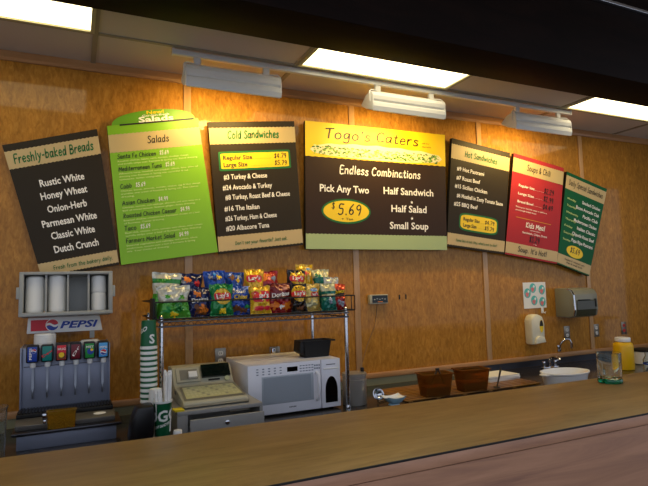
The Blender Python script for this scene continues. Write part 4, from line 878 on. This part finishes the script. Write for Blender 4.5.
b = MB(); b.lathe([(.093, .104), (.093, .122), (.08, .127), (0, .128)], n=30); b.build('lid', M['matte'], t)
t = thing('glass_jar', 'clear glass jar with blue print at the right edge', 'jar', (3.98, -.8, .86))
b = MB(); b.lathe([(.06, 0), (.065, .006), (.065, .11), (.05, .14), (.05, .165), (.046, .165), (.046, .14), (.06, .108), (.06, .01), (0, .008)], n=26); b.build('jar_body', M['clear'], t)
b = MB(); warp_text(b, 'OIL', .065, .065, .11, math.atan2(-2.7, -4.2), .075, .02, 0, 0) if False else b.lathe([(.0655, .078), (.0655, .09)], n=26, caps=False); b.build('blue_print', M['blue'], t)

# glass on the front counter
t = thing('drinking_glass', 'clear tumbler with green base on the front counter', 'glass', (2.475, -1.59, 1.0705)); t.scale = (.93, .93, .93)
b = MB(); b.lathe([(0, .0255), (.057, .0255), (.0605, .03), (.062, .158), (.0615, .162), (.059, .162), (.0585, .155), (.0565, .036), (.05, .031), (0, .031)], n=32, caps=False); b.build('tumbler', M['glass'], t)
b = MB(); b.lathe([(.054, 0), (.062, .003), (.064, .012), (.061, .022), (.05, .025), (0, .025)], n=16, smooth=False); b.build('glass_base', M['gglass'], t)

# ------------------------------------------------------------------ things on the wall
t = thing('soap_dispenser', 'ivory soap dispenser on the wall under the poster', 'soap dispenser', (3.585, 0, 1.17))
b = MB(); b.prism([(-.075, -.12), (.07, -.1), (.075, .06), (.055, .115), (0, .138), (-.055, .13), (-.078, .09)], 'y', -.09, 0, bev=.018); b.build('housing', M['soapw'], t)
b = MB(); b.add([(.03 + .022*math.cos(a), -.0912, .035 + .055*math.sin(a)) for a in [2*PI*k/24 for k in range(24)]], [list(range(24))], 1)
b.add([(.03 + .02*math.cos(a), -.0916, .035 + .05*math.sin(a)) for a in [PI*k/12 for k in range(13)]], [list(range(13))], 0); b.build('sight_window', [M['ink'], M['yel']], t)
b = MB(); b.prism([(-.06, -.11), (.06, -.1), (.045, -.06), (.0, -.045), (-.045, -.06)], 'y', -.108, -.08, bev=.004); b.build('push_lever', M['soapw'], t)
t = thing('hand_poster', 'small white poster with five round pictures above the soap dispenser', 'poster', (3.65, -.002, 1.465))
b = MB(); b.box((-.132, -.002, -.112), (.132, .0, .112)); b.build('sheet', M['paper'], t)
b = MB()
for k, (cx, cz) in enumerate(((-.02, .062), (-.085, .02), (.085, .045), (-.01, -.045), (.085, -.06))):
    b.poly([(cx + .038*math.cos(2*PI*i/24), -.0028, cz + .042*math.sin(2*PI*i/24)) for i in range(24)], 0)
    b.poly([(cx - .004 + .02*math.cos(2*PI*i/9), -.0032, cz - .01 + .02*math.sin(2*PI*i/9)*(1 + .4*math.sin(i*2.1))) for i in range(9)], 1)
    b.poly([(cx + .012 + .011*math.cos(2*PI*i/8), -.0034, cz + .014 + .012*math.sin(2*PI*i/8)) for i in range(8)], 2)
b.build('pictures', [M['teal'], M['pink'], M['inkw']], t)
t = thing('wall_hook', 'small white hook on the wall between poster and soap dispenser', 'hook', (3.73, 0, 1.335))
b = MB(); b.box((-.014, -.006, -.03), (.014, 0, .03), bev=.003); b.tube([(0, -.006, -.01), (.005, -.03, -.03), (.008, -.03, -.012)], .004); b.build('hook_body', M['white'], t)
t = thing('towel_dispenser', 'olive grey paper towel dispenser on the wall', 'towel dispenser', (4.02, 0, 1.392))
TB = MB(); TB.prism([(0, .125), (-.13, .125), (-.175, .11), (-.2, .07), (-.205, -.06), (-.19, -.115), (-.15, -.13), (0, -.125)], 'x', -.13, .165, bev=.008); TB.build('case', M['towel'], t)
b = MB(); b.prism([(-.206, .02), (-.2095, .015), (-.2095, -.06), (-.196, -.118), (-.19, -.116), (-.2, -.06)], 'x', -.1, .135); b.build('smoked_window', M['smoke'], t)
b = MB(); b.box((-.08, -.213, .02), (.06, -.203, .026)); b.box((.12, -.215, -.04), (.135, -.2, .03), bev=.003); b.build('latch', M['matte'], t)
b = MB(); b.prism([(-.135, .123), (-.178, .108), (-.2035, .068), (-.2085, -.06), (-.194, -.112), (-.19, -.11), (-.203, -.06), (-.198, .066), (-.174, .103), (-.135, .118)], 'x', -.133, -.118); b.build('bright_edge', M['chrome'], t)
def outlet(x, z, label, red=False):
    t = thing('wall_outlet', label, 'outlet', (x, 0, z), 'electrical outlets on the back wall')
    b = MB(); b.box((-.036, -.006, -.058), (.036, 0, .058), bev=.003); b.build('cover_plate', M['plate'], t)
    for s_ in (-1, 1):
        b = MB(); b.prism([(.017*math.cos(2*PI*k/16), s_*.024 + max(-.014, min(.014, .018*math.sin(2*PI*k/16)))) for k in range(16)], 'y', -.009, -.005); q = b.build('socket', M['sockr'] if red else M['sock'], t)
        b = MB()
        for sx in (-.006, .006): b.box((sx - .0015, -.0095, s_*.024 - .006), (sx + .0015, -.0088, s_*.024 + .006))
        b.build('slots', M['ink'], q)
outlet(4.012, 1.12, 'wall outlet directly under the paper towel dispenser')
outlet(4.392, 1.117, 'wall outlet right of the wood batten, pale sockets')
outlet(4.77, 1.118, 'wall outlet with red sockets above the mustard jug', True)
outlet(.872, 1.155, 'wall outlet behind the cash register display')
t = thing('plug_box', 'chrome and grey plug box on the wall above the microwave', 'outlet', (1.245, 0, 1.145))
b = MB(); b.box((-.036, -.008, -.05), (.036, 0, .05), bev=.003); b.build('cover_plate', M['plate'], t)
b = MB(); b.box((-.034, -.05, -.01), (-.012, -.008, .045), bev=.004); b.build('plug', M['chrome'], t)
t = thing('wall_display', 'small beige box with a dark display on the wall right of the rack', 'display', (2.06, 0, 1.487))
b = MB(); b.box((-.078, -.034, -.034), (.078, 0, .034), bev=.003); b.build('case', M['beige'], t)
b = MB(); b.box((-.058, -.0352, -.026), (.074, -.034, .028)); sc_ = b.build('screen', M['lcd'], t)
b = MB()
for i in range(5): b.box((-.045 + .022*i, -.0358, -.004 + .004*(i % 2)), (-.032 + .022*i, -.0352, .002 + .004*(i % 2)))
b.build('digits', M['grey'], sc_)
b = MB(); b.box((-.012, -.0358, -.022), (.03, -.0352, -.017)); b.build('lettering', M['orange'], sc_)
b = MB(); b.tube([(.0, -.005, -.034), (-.01, -.004, -.12), (-.03, -.004, -.2), (-.1, -.004, -.34), (-.16, -.004, -.5)], .0025, 6); b.build('cord', mat('cord_tan', '8a6a48', .6), t)
for k, (x, lab) in enumerate(((2.26, 'small dark wall slot nearer the wall display'), (2.318, 'small dark wall slot farther from the wall display'))):
    t = thing('wall_slot', lab, 'slot', (x, 0, 1.496), 'dark slots in the wall')
    b = MB(); b.box((-.006, -.003, -.018), (.006, 0, .018), bev=.001); b.build('clip', M['matte'], t)

# ------------------------------------------------------------------ light and camera
w = bpy.data.worlds.new('World'); sc.world = w; w.use_nodes = True
bg = w.node_tree.nodes['Background']; bg.inputs['Color'].default_value = (.76, .83, 1, 1); bg.inputs['Strength'].default_value = .85
cam = bpy.data.cameras.new('Camera'); co = bpy.data.objects.new('Camera', cam); COL.objects.link(co)
cam.sensor_width = 36; cam.lens = 537.64 / 648 * 36
yaw, pitch, roll = .4378, .0786, -.0271
f = Vector((math.sin(yaw)*math.cos(pitch), math.cos(yaw)*math.cos(pitch), math.sin(pitch))); r = Vector((math.cos(yaw), -math.sin(yaw), 0)); u = r.cross(f)
r2 = r*math.cos(roll) + u*math.sin(roll); u2 = -r*math.sin(roll) + u*math.cos(roll)
mt = Matrix((r2, u2, -f)).transposed().to_4x4(); mt.translation = (0, -3.4975, 1.6); co.matrix_world = mt
sc.camera = co
sc.view_settings.view_transform = 'Standard'; sc.view_settings.look = 'None'; sc.view_settings.gamma = 1; sc.view_settings.use_curve_mapping = False
sc.view_settings.exposure = 0
